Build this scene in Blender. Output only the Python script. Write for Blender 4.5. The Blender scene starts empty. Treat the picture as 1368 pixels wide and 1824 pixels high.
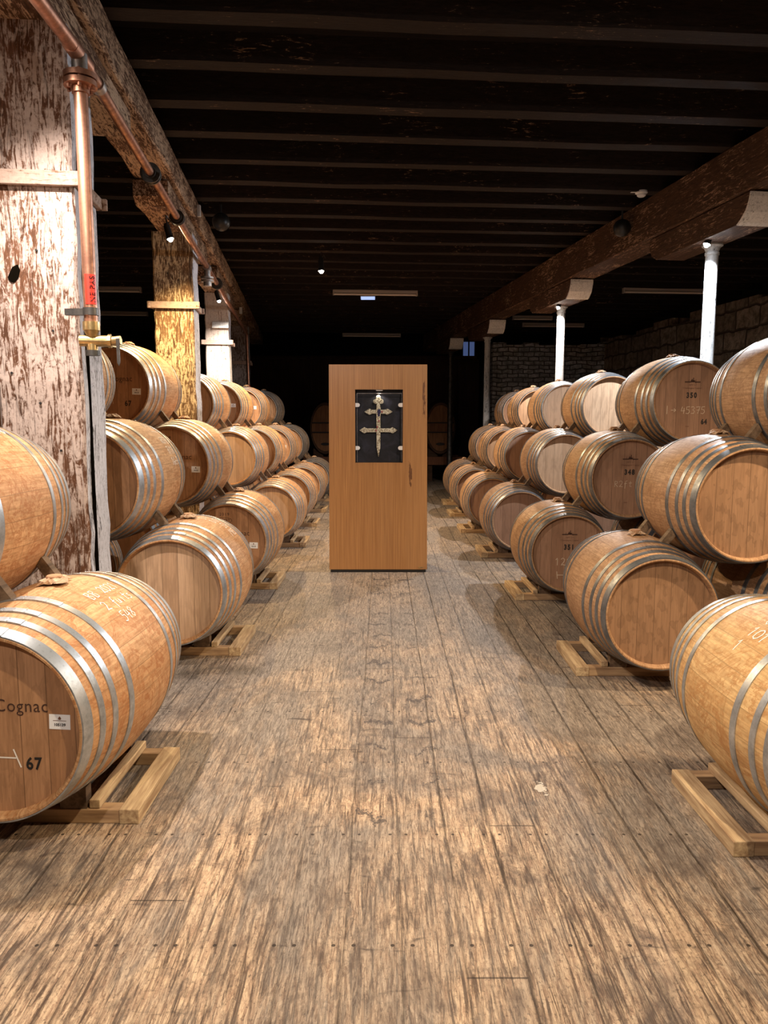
import bpy, math, random
from mathutils import Vector, Matrix
random.seed(7)
C = bpy.context.scene.collection
PI = math.pi
# ------------------------------------------------------------------ camera
H = 1.51
cam = bpy.data.cameras.new('camera'); camo = bpy.data.objects.new('camera', cam); C.objects.link(camo)
camo.location = (0, 0, H); camo.rotation_euler = (math.radians(90 - 6.9), 0, 0)
cam.sensor_fit = 'HORIZONTAL'; cam.sensor_width = 36; cam.lens = 36 * 1340 / 1368
cam.clip_start = .05
bpy.context.scene.camera = camo
# ------------------------------------------------------------------ world, exposure
w = bpy.data.worlds.new('cellar_air'); bpy.context.scene.world = w; w.use_nodes = True
w.node_tree.nodes['Background'].inputs[0].default_value = (.75, .85, 1, 1)
w.node_tree.nodes['Background'].inputs[1].default_value = .012
vs = bpy.context.scene.view_settings
vs.view_transform = 'Standard'; vs.look = 'None'; vs.gamma = 1; vs.use_curve_mapping = False
vs.exposure = 0.15
# lamp powers (W), colours: (r,g,b)
WARM = (1, .74, .46); GOLD = (1, .70, .36); COOL = (.86, .93, 1); NEUT = (1, .88, .78)
POW = dict(left=(335, 320, 240), right=(500, 420, 400), centre=(410, 420, 60))

# ------------------------------------------------------------------ mesh helpers
class MB:
    def __init__(s): s.v = []; s.f = []; s.uv = []; s.mi = []
    def add(s, vs, fs, uvs=None, m=0):
        b = len(s.v); s.v += [tuple(v) for v in vs]
        for i, f in enumerate(fs):
            s.f.append([b + k for k in f]); s.uv.append(uvs[i] if uvs else None); s.mi.append(m)
    def box(s, x0, x1, y0, y1, z0, z1, m=0, R=None, taper=0):
        t = taper
        vs = [(x0,y0,z0),(x1,y0,z0),(x1,y1,z0),(x0,y1,z0),(x0+t,y0+t,z1),(x1-t,y0+t,z1),(x1-t,y1-t,z1),(x0+t,y1-t,z1)]
        if R: vs = [R @ Vector(v) for v in vs]
        s.add(vs, [(3,2,1,0),(4,5,6,7),(0,1,5,4),(1,2,6,5),(2,3,7,6),(3,0,4,7)], m=m)
    def prism(s, prof, a0, a1, axis='y', m=0):
        """closed 2D profile extruded along an axis"""
        n = len(prof)
        def P(p, a):
            return (p[0], a, p[1]) if axis == 'y' else ((a, p[0], p[1]) if axis == 'x' else (p[0], p[1], a))
        vs = [P(p, a0) for p in prof] + [P(p, a1) for p in prof]
        fs = [tuple(range(n)), tuple(range(2*n-1, n-1, -1))] + [(i, i+n, (i+1) % n + n, (i+1) % n) for i in range(n)]
        s.add(vs, fs, m=m)
    def tube(s, p0, p1, r0, r1=None, n=16, caps=True, m=0):
        r1 = r0 if r1 is None else r1
        p0 = Vector(p0); p1 = Vector(p1); d = (p1 - p0).normalized()
        a = d.orthogonal().normalized(); b = d.cross(a)
        vs = [p0 + (a*math.cos(2*PI*i/n) + b*math.sin(2*PI*i/n))*r0 for i in range(n)] + \
             [p1 + (a*math.cos(2*PI*i/n) + b*math.sin(2*PI*i/n))*r1 for i in range(n)]
        fs = [(i, (i+1) % n, (i+1) % n + n, i+n) for i in range(n)]
        if caps: fs += [tuple(range(n-1, -1, -1)), tuple(range(n, 2*n))]
        s.add(vs, fs, m=m)
    def path(s, pts, r, n=8, m=0):
        for i in range(len(pts)-1): s.tube(pts[i], pts[i+1], r, n=n, m=m)
    def lathe(s, prof, n=48, axis='z', m=0, closed=False, uscale=1, sx=1, sz=1):
        """prof: (r, a) pairs, a along the axis, with uvs u = turn, v = a"""
        k = len(prof); vs = []
        for i in range(n):
            t = 2*PI*i/n; c, q = math.cos(t), math.sin(t)
            for r, a in prof:
                vs.append((r*c*sx, r*q*sz, a) if axis == 'z' else (r*q*sx, a, r*c*sz))
        fs = []; uv = []; kk = k if closed else k-1
        for i in range(n):
            j = (i+1) % n
            for q in range(kk):
                q2 = (q+1) % k
                f = (i*k+q, j*k+q, j*k+q2, i*k+q2)
                u0 = i/n*uscale; u1 = (i+1)/n*uscale; a0 = prof[q][1]; a1 = prof[q2][1]
                fu = [(u0, a0), (u1, a0), (u1, a1), (u0, a1)]
                if axis == 'y': f = f[::-1]; fu = fu[::-1]
                fs.append(f[::1]); uv.append(fu)
        s.add(vs, fs, uv, m)
    def sphere(s, c, r, n=12, sc=(1,1,1), jit=0, m=0):
        vs = []; h = n//2
        for i in range(h+1):
            for j in range(n):
                a = PI*i/h; b = 2*PI*j/n; q = 1 + (random.uniform(-jit, jit) if 0 < i < h else 0)
                vs.append((c[0]+r*sc[0]*q*math.sin(a)*math.cos(b), c[1]+r*sc[1]*q*math.sin(a)*math.sin(b), c[2]+r*sc[2]*q*math.cos(a)))
        fs = [(i*n+j, (i+1)*n+j, (i+1)*n+(j+1) % n, i*n+(j+1) % n) for i in range(h) for j in range(n)]
        s.add(vs, fs, m=m)
    def mesh(s, name, mats, smooth=None, bevel=0):
        me = bpy.data.meshes.new(name); me.from_pydata(s.v, [], s.f)
        for m in (mats if isinstance(mats, (list, tuple)) else [mats]): me.materials.append(m)
        if any(s.uv):
            l = me.uv_layers.new(name='UVMap'); k = 0
            for f, u in zip(s.f, s.uv):
                for i in range(len(f)):
                    l.data[k].uv = u[i] if u else (0, 0); k += 1
        for p, m in zip(me.polygons, s.mi): p.material_index = m
        me.validate(); me.update()
        if smooth:
            me.polygons.foreach_set('use_smooth', [True]*len(me.polygons))
            me.set_sharp_from_angle(angle=math.radians(smooth))
        return me
def link(name, me, parent=None, loc=(0,0,0), rot=(0,0,0)):
    o = bpy.data.objects.new(name, me); C.objects.link(o); o.location = loc; o.rotation_euler = rot
    if parent: o.parent = parent
    return o
def obj(name, mb, mat, parent=None, loc=(0,0,0), rot=(0,0,0), smooth=None, bevel=0):
    o = link(name, mb.mesh(name, mat, smooth), parent, loc, rot)
    if bevel:
        b = o.modifiers.new('bevel', 'BEVEL'); b.width = bevel; b.segments = 2; b.limit_method = 'ANGLE'
    return o
def tag(o, label=None, cat=None, group=None, kind=None):
    if label: o['label'] = label
    if cat: o['category'] = cat
    if group: o['group'] = group
    if kind: o['kind'] = kind
    return o
def thing(name, label, cat, loc=(0,0,0), rz=0, group=None):
    return tag(link(name, None, None, loc, (0, 0, rz)), label, cat, group)
def text_mesh(name, s, size, mat, bold=0, align='CENTER', spacing=1.0, shear=0):
    cu = bpy.data.curves.new('t', 'FONT'); cu.body = s; cu.size = size; cu.align_x = align; cu.align_y = 'CENTER'
    cu.offset = bold; cu.extrude = .0004; cu.space_character = spacing; cu.shear = shear; cu.resolution_u = 3
    o = bpy.data.objects.new('t', cu); C.objects.link(o)
    bpy.context.view_layer.update()
    me = bpy.data.meshes.new_from_object(o.evaluated_get(bpy.context.evaluated_depsgraph_get()))
    bpy.data.objects.remove(o); bpy.data.curves.remove(cu)
    me.name = name; me.materials.clear(); me.materials.append(mat)
    return me

# ------------------------------------------------------------------ material helpers
class NT:
    def __init__(s, name):
        s.m = bpy.data.materials.new(name); s.m.use_nodes = True; s.t = s.m.node_tree; s.b = s.t.nodes['Principled BSDF']
    def n(s, typ, **kw):
        nd = s.t.nodes.new(typ)
        for k, v in kw.items():
            if k.startswith('i_'): s.set(nd.inputs[k[2:].replace('_', ' ')], v)
            else: setattr(nd, k, v)
        return nd
    def set(s, inp, v):
        if isinstance(v, bpy.types.NodeSocket): s.t.links.new(v, inp)
        elif isinstance(v, bpy.types.Node): s.t.links.new(v.outputs[0], inp)
        else:
            if isinstance(v, (tuple, list)) and len(v) == 3 and inp.type == 'RGBA': v = (*v, 1)
            inp.default_value = v
    def math(s, op, a, b=0.0, c=None, clamp=False):
        nd = s.t.nodes.new('ShaderNodeMath'); nd.operation = op; nd.use_clamp = clamp
        s.set(nd.inputs[0], a); s.set(nd.inputs[1], b)
        if c is not None: s.set(nd.inputs[2], c)
        return nd.outputs[0]
    def mix(s, f, a, b, mode='MIX'):
        nd = s.t.nodes.new('ShaderNodeMix'); nd.data_type = 'RGBA'; nd.blend_type = mode
        s.set(nd.inputs[0], f); s.set(nd.inputs[6], a); s.set(nd.inputs[7], b)
        return nd.outputs[2]
    def ramp(s, f, stops):
        nd = s.t.nodes.new('ShaderNodeValToRGB'); s.set(nd.inputs[0], f); cr = nd.color_ramp
        while len(cr.elements) < len(stops): cr.elements.new(.5)
        for e, (p, c) in zip(cr.elements, stops):
            e.position = p; e.color = (*c, 1) if isinstance(c, (tuple, list)) else (c, c, c, 1)
        return nd.outputs[0]
    def noise(s, vec, scale, detail=4, rough=.55, dist=0):
        nd = s.t.nodes.new('ShaderNodeTexNoise'); s.set(nd.inputs['Vector'], vec)
        nd.inputs['Scale'].default_value = scale; nd.inputs['Detail'].default_value = detail
        nd.inputs['Roughness'].default_value = rough; nd.inputs['Distortion'].default_value = dist
        return nd.outputs[0]
    def scale(s, vec, sc, off=None):
        nd = s.t.nodes.new('ShaderNodeMapping'); s.set(nd.inputs[0], vec); nd.inputs['Scale'].default_value = sc
        if off is not None: s.set(nd.inputs['Location'], off)
        return nd.outputs[0]
    def obj(s): return s.n('ShaderNodeTexCoord').outputs['Object']
    def uv(s): return s.n('ShaderNodeTexCoord').outputs['UV']
    def rnd(s): return s.n('ShaderNodeObjectInfo').outputs['Random']
    def white(s, v, dim='1D'):
        nd = s.t.nodes.new('ShaderNodeTexWhiteNoise'); nd.noise_dimensions = dim
        s.set(nd.inputs['W' if dim == '1D' else 'Vector'], v); return nd.outputs[0]
    def sep(s, v):
        nd = s.t.nodes.new('ShaderNodeSeparateXYZ'); s.set(nd.inputs[0], v); return nd.outputs
    def comb(s, x, y, z):
        nd = s.t.nodes.new('ShaderNodeCombineXYZ'); s.set(nd.inputs[0], x); s.set(nd.inputs[1], y); s.set(nd.inputs[2], z); return nd.outputs[0]
    def out(s, col, rough=.6, metal=0, bump=None, bs=.3, bd=.01, spec=None):
        s.set(s.b.inputs['Base Color'], col); s.set(s.b.inputs['Roughness'], rough); s.set(s.b.inputs['Metallic'], metal)
        if spec is not None: s.b.inputs['Specular IOR Level'].default_value = spec
        if bump is not None:
            bn = s.t.nodes.new('ShaderNodeBump'); bn.inputs['Strength'].default_value = bs; bn.inputs['Distance'].default_value = bd
            s.set(bn.inputs['Height'], bump); s.t.links.new(bn.outputs[0], s.b.inputs['Normal'])
        return s.m
def plain(name, col, rough=.6, metal=0, emit=0):
    n = NT(name); m = n.out(col, rough, metal)
    if emit: n.set(n.b.inputs['Emission Color'], col); n.b.inputs['Emission Strength'].default_value = emit
    return m

def mat_staves(name, light, dark, stain, N=24):
    n = NT(name); u, v, _ = n.sep(n.uv()); r = n.rnd()
    us = n.math('MULTIPLY', u, N); sid = n.math('FLOOR', us); fr = n.math('FRACT', us)
    k = n.white(n.math('ADD', sid, n.math('MULTIPLY', r, 977)))
    vec = n.comb(n.math('ADD', n.math('MULTIPLY', u, 2.3), n.math('MULTIPLY', k, 9)), v, n.math('MULTIPLY', r, 50))
    grain = n.noise(n.scale(vec, (60, 5, 1)), 1.6, 6, .65)
    cross = n.noise(n.scale(vec, (5, 60, 1)), 1.0, 3, .6)
    base = n.mix(k, dark, light)
    base = n.mix(n.math('MULTIPLY', r, .35), base, tuple(c*.8 for c in light))
    base = n.mix(n.ramp(grain, [(.35, .75), (.62, 0)]), base, tuple(c*.55 for c in dark))
    base = n.mix(n.ramp(cross, [(.52, 0), (.7, .35)]), base, tuple(c*.5 for c in dark))
    uvv = n.comb(n.math('MULTIPLY', u, 2.3), v, n.math('MULTIPLY', r, 50))
    bn = n.noise(n.scale(uvv, (2.6, 2.0, 1)), 2.0, 8, .66, 1.0)
    runs = n.ramp(bn, [(.50, 0), (.512, 1), (.535, .22), (.595, .2), (.607, 1), (.66, .55)])
    base = n.mix(n.math('MULTIPLY', runs, .78), base, stain)
    fine = n.noise(n.scale(uvv, (30, 26, 1)), 1.5, 6, .75)
    base = n.mix(n.ramp(fine, [(.4, .4), (.52, 0)]), base, stain)
    seam = n.math('LESS_THAN', n.math('ABSOLUTE', n.math('SUBTRACT', fr, .5)), .489)
    base = n.mix(seam, tuple(c*.5 for c in dark), base)
    h = n.math('ADD', n.math('MULTIPLY', grain, .35), n.math('MULTIPLY', seam, .25))
    return n.out(base, n.ramp(grain, [(.3, .68), (.7, .55)]), bump=h, bs=.35, bd=.003, spec=.22)
def mat_head(name, light, dark, spots=0):
    n = NT(name); o = n.obj(); x, y, z = n.sep(o); r = n.rnd()
    xs = n.math('ADD', n.math('MULTIPLY', x, 11), n.math('MULTIPLY', r, 7)); sid = n.math('FLOOR', xs); fr = n.math('FRACT', xs)
    k = n.white(n.math('ADD', sid, n.math('MULTIPLY', r, 311)))
    vec = n.comb(n.math('ADD', x, k), n.math('MULTIPLY', r, 30), z)
    grain = n.noise(n.scale(vec, (90, 1, 4)), 1.5, 6, .6)
    blot = n.noise(n.scale(vec, (9, 1, 2.5)), 1.6, 5, .6, .6)
    base = n.mix(k, dark, light)
    base = n.mix(n.ramp(grain, [(.35, .5), (.62, 0)]), base, tuple(c*.6 for c in dark))
    base = n.mix(n.ramp(blot, [(.5, 0), (.62, .45)]), base, tuple(c*.62 for c in dark))
    if spots:
        sp = n.noise(n.scale(n.comb(x, r, z), (22, 1, 9)), 1.3, 2, .5, .4)
        base = n.mix(n.ramp(sp, [(.55, 0), (.585, spots), (.66, spots*.6)]), base, tuple(c*.5 for c in dark))
    seam = n.math('LESS_THAN', n.math('ABSOLUTE', n.math('SUBTRACT', fr, .5)), .485)
    base = n.mix(seam, tuple(c*.45 for c in dark), base)
    return n.out(base, .55, bump=n.math('ADD', n.math('MULTIPLY', grain, .4), seam), bs=.25, bd=.002, spec=.35)
def mat_steel(name, col=(.46, .49, .52), rough=.38, spot=.35):
    n = NT(name); o = n.obj(); r = n.rnd()
    a = n.noise(n.scale(o, (1, 1, 1), n.comb(n.math('MULTIPLY', r, 40), 0, 0)), 14, 6, .65)
    f = n.noise(o, 90, 3, .6)
    c = n.mix(n.ramp(a, [(.35, 0), (.7, 1)]), tuple(c*.62 for c in col), tuple(min(1, c*1.35) for c in col))
    c = n.mix(n.ramp(f, [(.6, 0), (.7, spot)]), c, tuple(c_*.4 for c_ in col))
    return n.out(c, n.ramp(a, [(.3, rough+.12), (.7, rough-.06)]), .82, bump=a, bs=.12, bd=.003)
def mat_planed(name, light, dark, axis=1, scale=1, knots=0):
    """sawn timber with the grain along one local axis"""
    n = NT(name); o = n.obj(); r = n.rnd()
    sc = [22*scale]*3; sc[axis] = 1.6*scale
    off = n.comb(n.math('MULTIPLY', r, 21), n.math('MULTIPLY', r, 13), n.math('MULTIPLY', r, 37))
    g = n.noise(n.scale(o, sc, off), 1.6, 6, .6, .3)
    b = n.noise(n.scale(o, (2, 2, 2), off), 1.8, 4, .6)
    c = n.mix(n.ramp(g, [(.36, 0), (.64, 1)]), dark, light)
    c = n.mix(n.ramp(b, [(.45, 0), (.75, .5)]), c, tuple(q*.6 for q in dark))
    return n.out(c, .68, bump=g, bs=.3, bd=.004, spec=.25)
def mat_paint(name, paint, wood, axis=2, cover=.5, crack=.5):
    """old timber with flaking limewash"""
    n = NT(name); o = n.obj(); r = n.rnd()
    off = n.comb(n.math('MULTIPLY', r, 11), n.math('MULTIPLY', r, 23), n.math('MULTIPLY', r, 17))
    sc = [26]*3; sc[axis] = 4.2
    g = n.noise(n.scale(o, sc, off), 1.5, 7, .7, 1.6)
    big = n.noise(n.scale(o, (1.2, 1.2, 1.2), off), 1.7, 4, .6)
    fine = n.noise(n.scale(o, (1, 1, 1), off), 42, 4, .7, .6)
    f = n.math('ADD', n.math('MULTIPLY', g, .6), n.math('ADD', n.math('MULTIPLY', big, .28), n.math('MULTIPLY', fine, .16)))
    lo = .66 - cover*.28
    mask = n.ramp(f, [(lo-.02, 0), (lo+.035, 1)])
    wd = n.mix(n.ramp(g, [(.35, 0), (.6, 1)]), tuple(c*.4 for c in wood), wood)
    pt = n.mix(n.ramp(fine, [(.35, .55), (.55, 0)]), paint, tuple(c*.62 for c in paint))
    sc2 = [14]*3; sc2[axis] = .7
    ck = n.noise(n.scale(o, sc2, off), 1.1, 2, .5, .2)
    ckm = n.ramp(n.math('ABSOLUTE', n.math('SUBTRACT', ck, .5)), [(.0, crack), (.012, 0)])
    col = n.mix(ckm, n.mix(mask, wd, pt), (.02, .012, .008))
    return n.out(col, .75, bump=n.math('ADD', n.math('MULTIPLY', mask, .5), n.math('SUBTRACT', g, ckm)), bs=.5, bd=.006, spec=.25)

M = {}
M['stave_l'] = mat_staves('oak_staves_amber', (.66, .40, .21), (.52, .285, .135), (.30, .11, .035))
M['stave_r'] = mat_staves('oak_staves_tan', (.53, .325, .18), (.42, .24, .125), (.22, .11, .055))
M['stave_g'] = mat_staves('oak_staves_gold_lit', (.70, .47, .225), (.60, .37, .16), (.36, .16, .05))  # oak made paler and yellower, imitating gold lamplight on the nearest right stack
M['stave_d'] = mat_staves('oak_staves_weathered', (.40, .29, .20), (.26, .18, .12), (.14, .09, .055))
M['head_l'] = mat_head('oak_head_amber', (.52, .285, .15), (.40, .20, .095), .25)
M['head_p'] = mat_head('oak_head_pale', (.56, .37, .235), (.44, .27, .16), 0)
M['head_r'] = mat_head('oak_head_rosy', (.36, .205, .13), (.28, .15, .09), 0)
M['head_s'] = mat_head('oak_head_spotted', (.36, .21, .12), (.30, .165, .09), .45)
M['hoop'] = mat_steel('galvanised_steel')
M['hoop_d'] = mat_steel('dull_steel', (.22, .235, .26), .42)
M['ink'] = plain('black_ink', (.012, .009, .008), .7)
M['hole'] = NT('dark_hole').out((.004, .003, .002), 1, spec=0)
M['brand'] = plain('scorched_brand', (.055, .022, .012), .8)
M['brandlight'] = plain('faint_scorched_brand', (.17, .08, .045), .8)
M['chalk'] = plain('white_chalk', (.86, .80, .72), .95)
M['chalkf'] = plain('worn_chalk', (.62, .50, .38), .95)
M['card'] = plain('white_card', (.85, .85, .86), .6)
M['cloth'] = mat_planed('hessian_cloth', (.58, .42, .28), (.34, .2, .12), 1, 3)
M['cork'] = mat_planed('bung_wood', (.5, .3, .17), (.3, .15, .08), 0, 3)
M['pallet'] = mat_planed('pallet_pine', (.62, .46, .27), (.30, .185, .10), 1, 1.3)
M['palletx'] = mat_planed('pallet_pine_cross', (.50, .33, .18), (.26, .155, .085), 0, 1.3)
M['wedge'] = mat_planed('wedge_wood', (.20, .13, .08), (.08, .05, .03), 1, 1)
M['post1'] = mat_paint('limewashed_oak_pink', (.52, .41, .36), (.20, .085, .042), 2, .56)
M['post2'] = mat_paint('limewashed_oak_worn', (.60, .46, .28), (.20, .11, .05), 2, .48, .9)
M['post3'] = mat_paint('limewashed_oak_fresh', (.50, .43, .38), (.3, .17, .12), 2, .8, .2)
M['post4'] = mat_paint('limewashed_oak_grey', (.42, .36, .34), (.18, .11, .08), 2, .55)
M['postside'] = mat_paint('limewashed_oak_bluelit_side', (.62, .62, .68), (.14, .12, .12), 2, .72)  # right faces of the posts tinted grey-blue to imitate another lamp's light
M['beam'] = mat_paint('old_beam_flaking', (.58, .41, .28), (.15, .07, .035), 1, .52)
M['beamr'] = mat_paint('old_beam_brown', (.46, .29, .18), (.10, .05, .027), 1, .30)
M['white'] = mat_paint('flaking_white_paint', (.85, .84, .82), (.3, .26, .23), 1, .85, .3)
M['joist'] = mat_paint('smoked_joist', (.50, .31, .19), (.022, .014, .011), 0, .10, .2)
M['ceil'] = mat_planed('smoked_boards', (.022, .015, .013), (.010, .008, .007), 0, 1)
M['column'] = mat_paint('iron_column_white', (.52, .53, .54), (.22, .21, .2), 2, .72, 0)
M['iron'] = mat_steel('black_iron', (.09, .085, .08), .5)
M['rust'] = mat_paint('painted_strap', (.40, .29, .235), (.35, .18, .11), 0, .75, 0)
M['copper'] = mat_steel('copper', (.44, .22, .145), .42, .3)
M['brass'] = mat_steel('old_brass', (.52, .37, .17), .32, .3)
M['castg'] = mat_steel('grey_fitting', (.40, .36, .34), .45)
M['red'] = plain('red_sticker', (.85, .035, .02), .4)
M['plastic'] = plain('white_plastic', (.75, .76, .78), .4)
M['tube'] = plain('unlit_tube', (.8, .72, .66), .25)
M['tubeh'] = plain('tube_housing', (.42, .38, .36), .45)
M['black'] = plain('black_metal', (.012, .012, .012), .4)
M['bulb'] = plain('lit_lens', (1, .93, .82), .3, emit=60)
M['bulbc'] = plain('lit_lens_cool', (.88, .94, 1), .3, emit=60)
M['led'] = plain('emergency_glow', (.45, .6, 1), .3, emit=.9)
M['pane'] = plain('night_blue_pane', (.16, .24, .55), .2, emit=.25)
def mat_veneer():
    n = NT('display_veneer'); x, y, z = n.sep(n.obj())
    s = n.math('FLOOR', n.math('MULTIPLY', x, 7.3)); k = n.white(s)
    v = n.comb(n.math('ADD', x, n.math('MULTIPLY', k, 3)), y, z)
    g = n.noise(n.scale(v, (55, 8, .9)), 1.6, 6, .6, .2)
    g2 = n.noise(n.scale(v, (160, 20, 1.5)), 1.3, 3, .5)
    c = n.mix(n.ramp(g, [(.35, 0), (.65, 1)]), (.34, .155, .052), (.50, .25, .09))
    c = n.mix(n.ramp(g2, [(.4, .3), (.55, 0)]), c, (.25, .105, .035))
    c = n.mix(n.math('MULTIPLY', k, .25), c, (.47, .25, .105))
    # dark gnarled streaks in the wood, right-hand side
    kx = n.math('MULTIPLY', n.math('SUBTRACT', x, .315), 42); kz = n.math('MULTIPLY', n.math('SUBTRACT', z, .98), 6.5)
    d = n.math('ADD', n.math('MULTIPLY', kx, kx), n.math('MULTIPLY', kz, kz))
    kx2 = n.math('MULTIPLY', n.math('SUBTRACT', x, .45), 60); kz2 = n.math('MULTIPLY', n.math('SUBTRACT', z, 1.72), 5)
    d2 = n.math('ADD', n.math('MULTIPLY', kx2, kx2), n.math('MULTIPLY', kz2, kz2))
    dn = n.noise(n.scale(v, (45, 10, 7)), 1.5, 4, .6)
    kn = n.math('LESS_THAN', n.math('ADD', n.math('MINIMUM', d, d2), n.math('MULTIPLY', n.math('SUBTRACT', dn, .45), 5)), .75)
    c = n.mix(n.math('MULTIPLY', kn, .8), c, (.09, .028, .012))
    return n.out(c, .3, spec=.55)
M['veneer'] = mat_veneer()
def mat_velvet():
    n = NT('dark_velvet'); o = n.obj(); g = n.noise(o, 9, 5, .6, .8)
    return n.out(n.mix(n.ramp(g, [(.45, 0), (.75, 1)]), (.006, .006, .012), (.03, .03, .055)), .6)
M['velvet'] = mat_velvet()
def mat_silver():
    n = NT('gilt_silver'); o = n.obj()
    vo = n.n('ShaderNodeTexVoronoi'); n.set(vo.inputs['Vector'], o); vo.inputs['Scale'].default_value = 95
    c = n.mix(n.ramp(vo.outputs['Distance'], [(.35, 0), (.75, 1)]), (.95, .90, .72), (.36, .28, .17))
    return n.out(c, .3, .15, bump=vo.outputs['Distance'], bs=.9, bd=.004)
M['silver'] = mat_silver()
M['gem'] = plain('dark_enamel', (.05, .05, .14), .15)
M['gemr'] = plain('pink_enamel', (.5, .12, .13), .2)
def mat_glass():
    n = NT('clear_glass'); t = n.t
    tr = t.nodes.new('ShaderNodeBsdfTransparent'); gl = t.nodes.new('ShaderNodeBsdfGlossy'); gl.inputs['Roughness'].default_value = .03
    fr = t.nodes.new('ShaderNodeFresnel'); fr.inputs[0].default_value = 1.45; mx = t.nodes.new('ShaderNodeMixShader')
    t.links.new(fr.outputs[0], mx.inputs[0]); t.links.new(tr.outputs[0], mx.inputs[1]); t.links.new(gl.outputs[0], mx.inputs[2])
    t.links.new(mx.outputs[0], t.nodes['Material Output'].inputs[0]); return n.m
M['glass'] = mat_glass()
def mat_floor():
    n = NT('worn_floor_planks'); o = n.obj(); x, y, z = n.sep(o)
    W = .172
    wob = n.math('MULTIPLY', n.math('SUBTRACT', n.noise(n.comb(0, y, 0), .5, 1), .5), .05)
    xs = n.math('DIVIDE', n.math('ADD', n.math('ADD', x, wob), .118), W); pid = n.math('FLOOR', xs); fr = n.math('FRACT', xs)
    k = n.white(pid)
    ys = n.math('DIVIDE', n.math('ADD', y, n.math('MULTIPLY', k, 8.54)), 4.72); yid = n.math('FLOOR', ys)
    k2 = n.white(n.comb(pid, yid, 0), '3D')
    v = n.comb(n.math('ADD', x, n.math('MULTIPLY', k, 7)), y, 0)
    g = n.noise(n.scale(v, (30, 2.0, 1)), 1.6, 9, .75, 1.0)
    fib = n.noise(n.scale(v, (62, 7.5, 1)), 1.5, 8, .82, 1.2)
    spk = n.noise(n.scale(o, (60, 45, 1)), 1.6, 5, .75)
    big = n.noise(n.scale(o, (1.1, .7, 1)), 1.2, 6, .65, .6)
    blot = n.noise(n.scale(o, (3.2, 2.2, 1), (3, 8, 0)), 1.4, 7, .7, .8)
    c = n.mix(k2, (.27, .165, .105), (.40, .26, .17))
    c = n.mix(n.ramp(fib, [(.43, 0), (.56, .9)]), c, (.64, .47, .31))
    c = n.mix(n.ramp(g, [(.41, .95), (.53, 0)]), c, (.07, .042, .028))
    c = n.mix(n.ramp(spk, [(.36, .75), (.46, 0)]), c, (.06, .036, .024))
    grey = n.mix(n.ramp(fib, [(.42, 0), (.60, 1)]), (.085, .070, .062), (.30, .255, .215))
    c = n.mix(n.ramp(big, [(.42, 0), (.58, .85)]), c, grey)
    c = n.mix(n.ramp(blot, [(.50, 0), (.66, .8)]), c, (.085, .06, .048))
    # boards turn greyer away from the near end
    far_grey = n.ramp(n.math('DIVIDE', n.math('SUBTRACT', n.math('ADD', y, n.math('MULTIPLY', big, 2.0)), 3.2), 3.0), [(0, 0), (1, .62)])
    c = n.mix(far_grey, c, grey)
    # dents and barrel marks lying across the boards
    sm = n.noise(n.scale(o, (4.5, 17, 1)), 1.25, 6, .6, .6)
    c = n.mix(n.ramp(sm, [(.63, 0), (.72, .75)]), c, (.04, .029, .026))
    dx0 = n.math('SUBTRACT', x, n.math('ADD', .01, n.math('MULTIPLY', n.math('SUBTRACT', n.noise(n.comb(0, n.math('MULTIPLY', y, 3), 0), 1, 1), .5), .12)))
    tr = n.math('ABSOLUTE', n.math('SUBTRACT', n.math('ABSOLUTE', n.math('SUBTRACT', dx0, .07)), .115))
    row = n.math('ABSOLUTE', n.math('SUBTRACT', n.math('FRACT', n.math('ADD', n.math('DIVIDE', y, .31), n.math('MULTIPLY', big, 1.4))), n.math('ADD', .5, n.math('MULTIPLY', n.math('SUBTRACT', n.noise(n.scale(o, (9, 2, 1)), 1, 2), .5), .8))))
    sidew = n.math('GREATER_THAN', dx0, .07)
    rowid = n.math('FLOOR', n.math('ADD', n.math('DIVIDE', y, .31), n.math('MULTIPLY', big, 1.4)))
    kr = n.white(n.comb(rowid, sidew, 3), '3D')
    mk = n.math('MULTIPLY', n.math('MULTIPLY', n.math('LESS_THAN', tr, n.math('ADD', .015, n.math('MULTIPLY', kr, .065))), n.math('LESS_THAN', n.math('ADD', row, n.math('MULTIPLY', n.math('SUBTRACT', spk, .5), .55)), n.math('MULTIPLY', kr, .07))), n.math('GREATER_THAN', y, 2.6))
    c = n.mix(n.math('MULTIPLY', mk, .8), c, (.05, .04, .038))
    # spilled paint
    sp = n.noise(n.scale(o, (1, 1, 1)), 16, 5, .7)
    dx = n.math('MULTIPLY', n.math('SUBTRACT', x, .645), 34); dy = n.math('MULTIPLY', n.math('SUBTRACT', y, 2.94), 13)
    dd = n.math('ADD', n.math('ADD', n.math('MULTIPLY', dx, dx), n.math('MULTIPLY', dy, dy)), n.math('MULTIPLY', n.math('SUBTRACT', sp, .45), 9))
    c = n.mix(n.math('MULTIPLY', n.math('LESS_THAN', dd, .5), .75), c, (.72, .64, .52))
    e = n.math('ABSOLUTE', n.math('SUBTRACT', fr, .5))
    rough_e = n.math('MULTIPLY', n.math('SUBTRACT', n.noise(n.scale(v, (8, 14, 1)), 1.5, 5, .7), .5), .07)
    seam = n.ramp(n.math('ADD', e, rough_e), [(.455, 0), (.490, 1)])
    seam = n.math('MULTIPLY', seam, n.math('MULTIPLY', n.math('ADD', .3, n.math('MULTIPLY', k, .7)), n.ramp(n.noise(n.scale(v, (1, 2.5, 1)), 1.3, 4, .6), [(.36, .35), (.55, 1)])))
    end = n.math('LESS_THAN', n.math('FRACT', ys), .0014)
    dark = n.math('MAXIMUM', seam, n.math('MULTIPLY', end, .8))
    ny = n.math('SUBTRACT', n.math('FRACT', n.math('DIVIDE', n.math('ADD', y, .05), .59)), .5)
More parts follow.
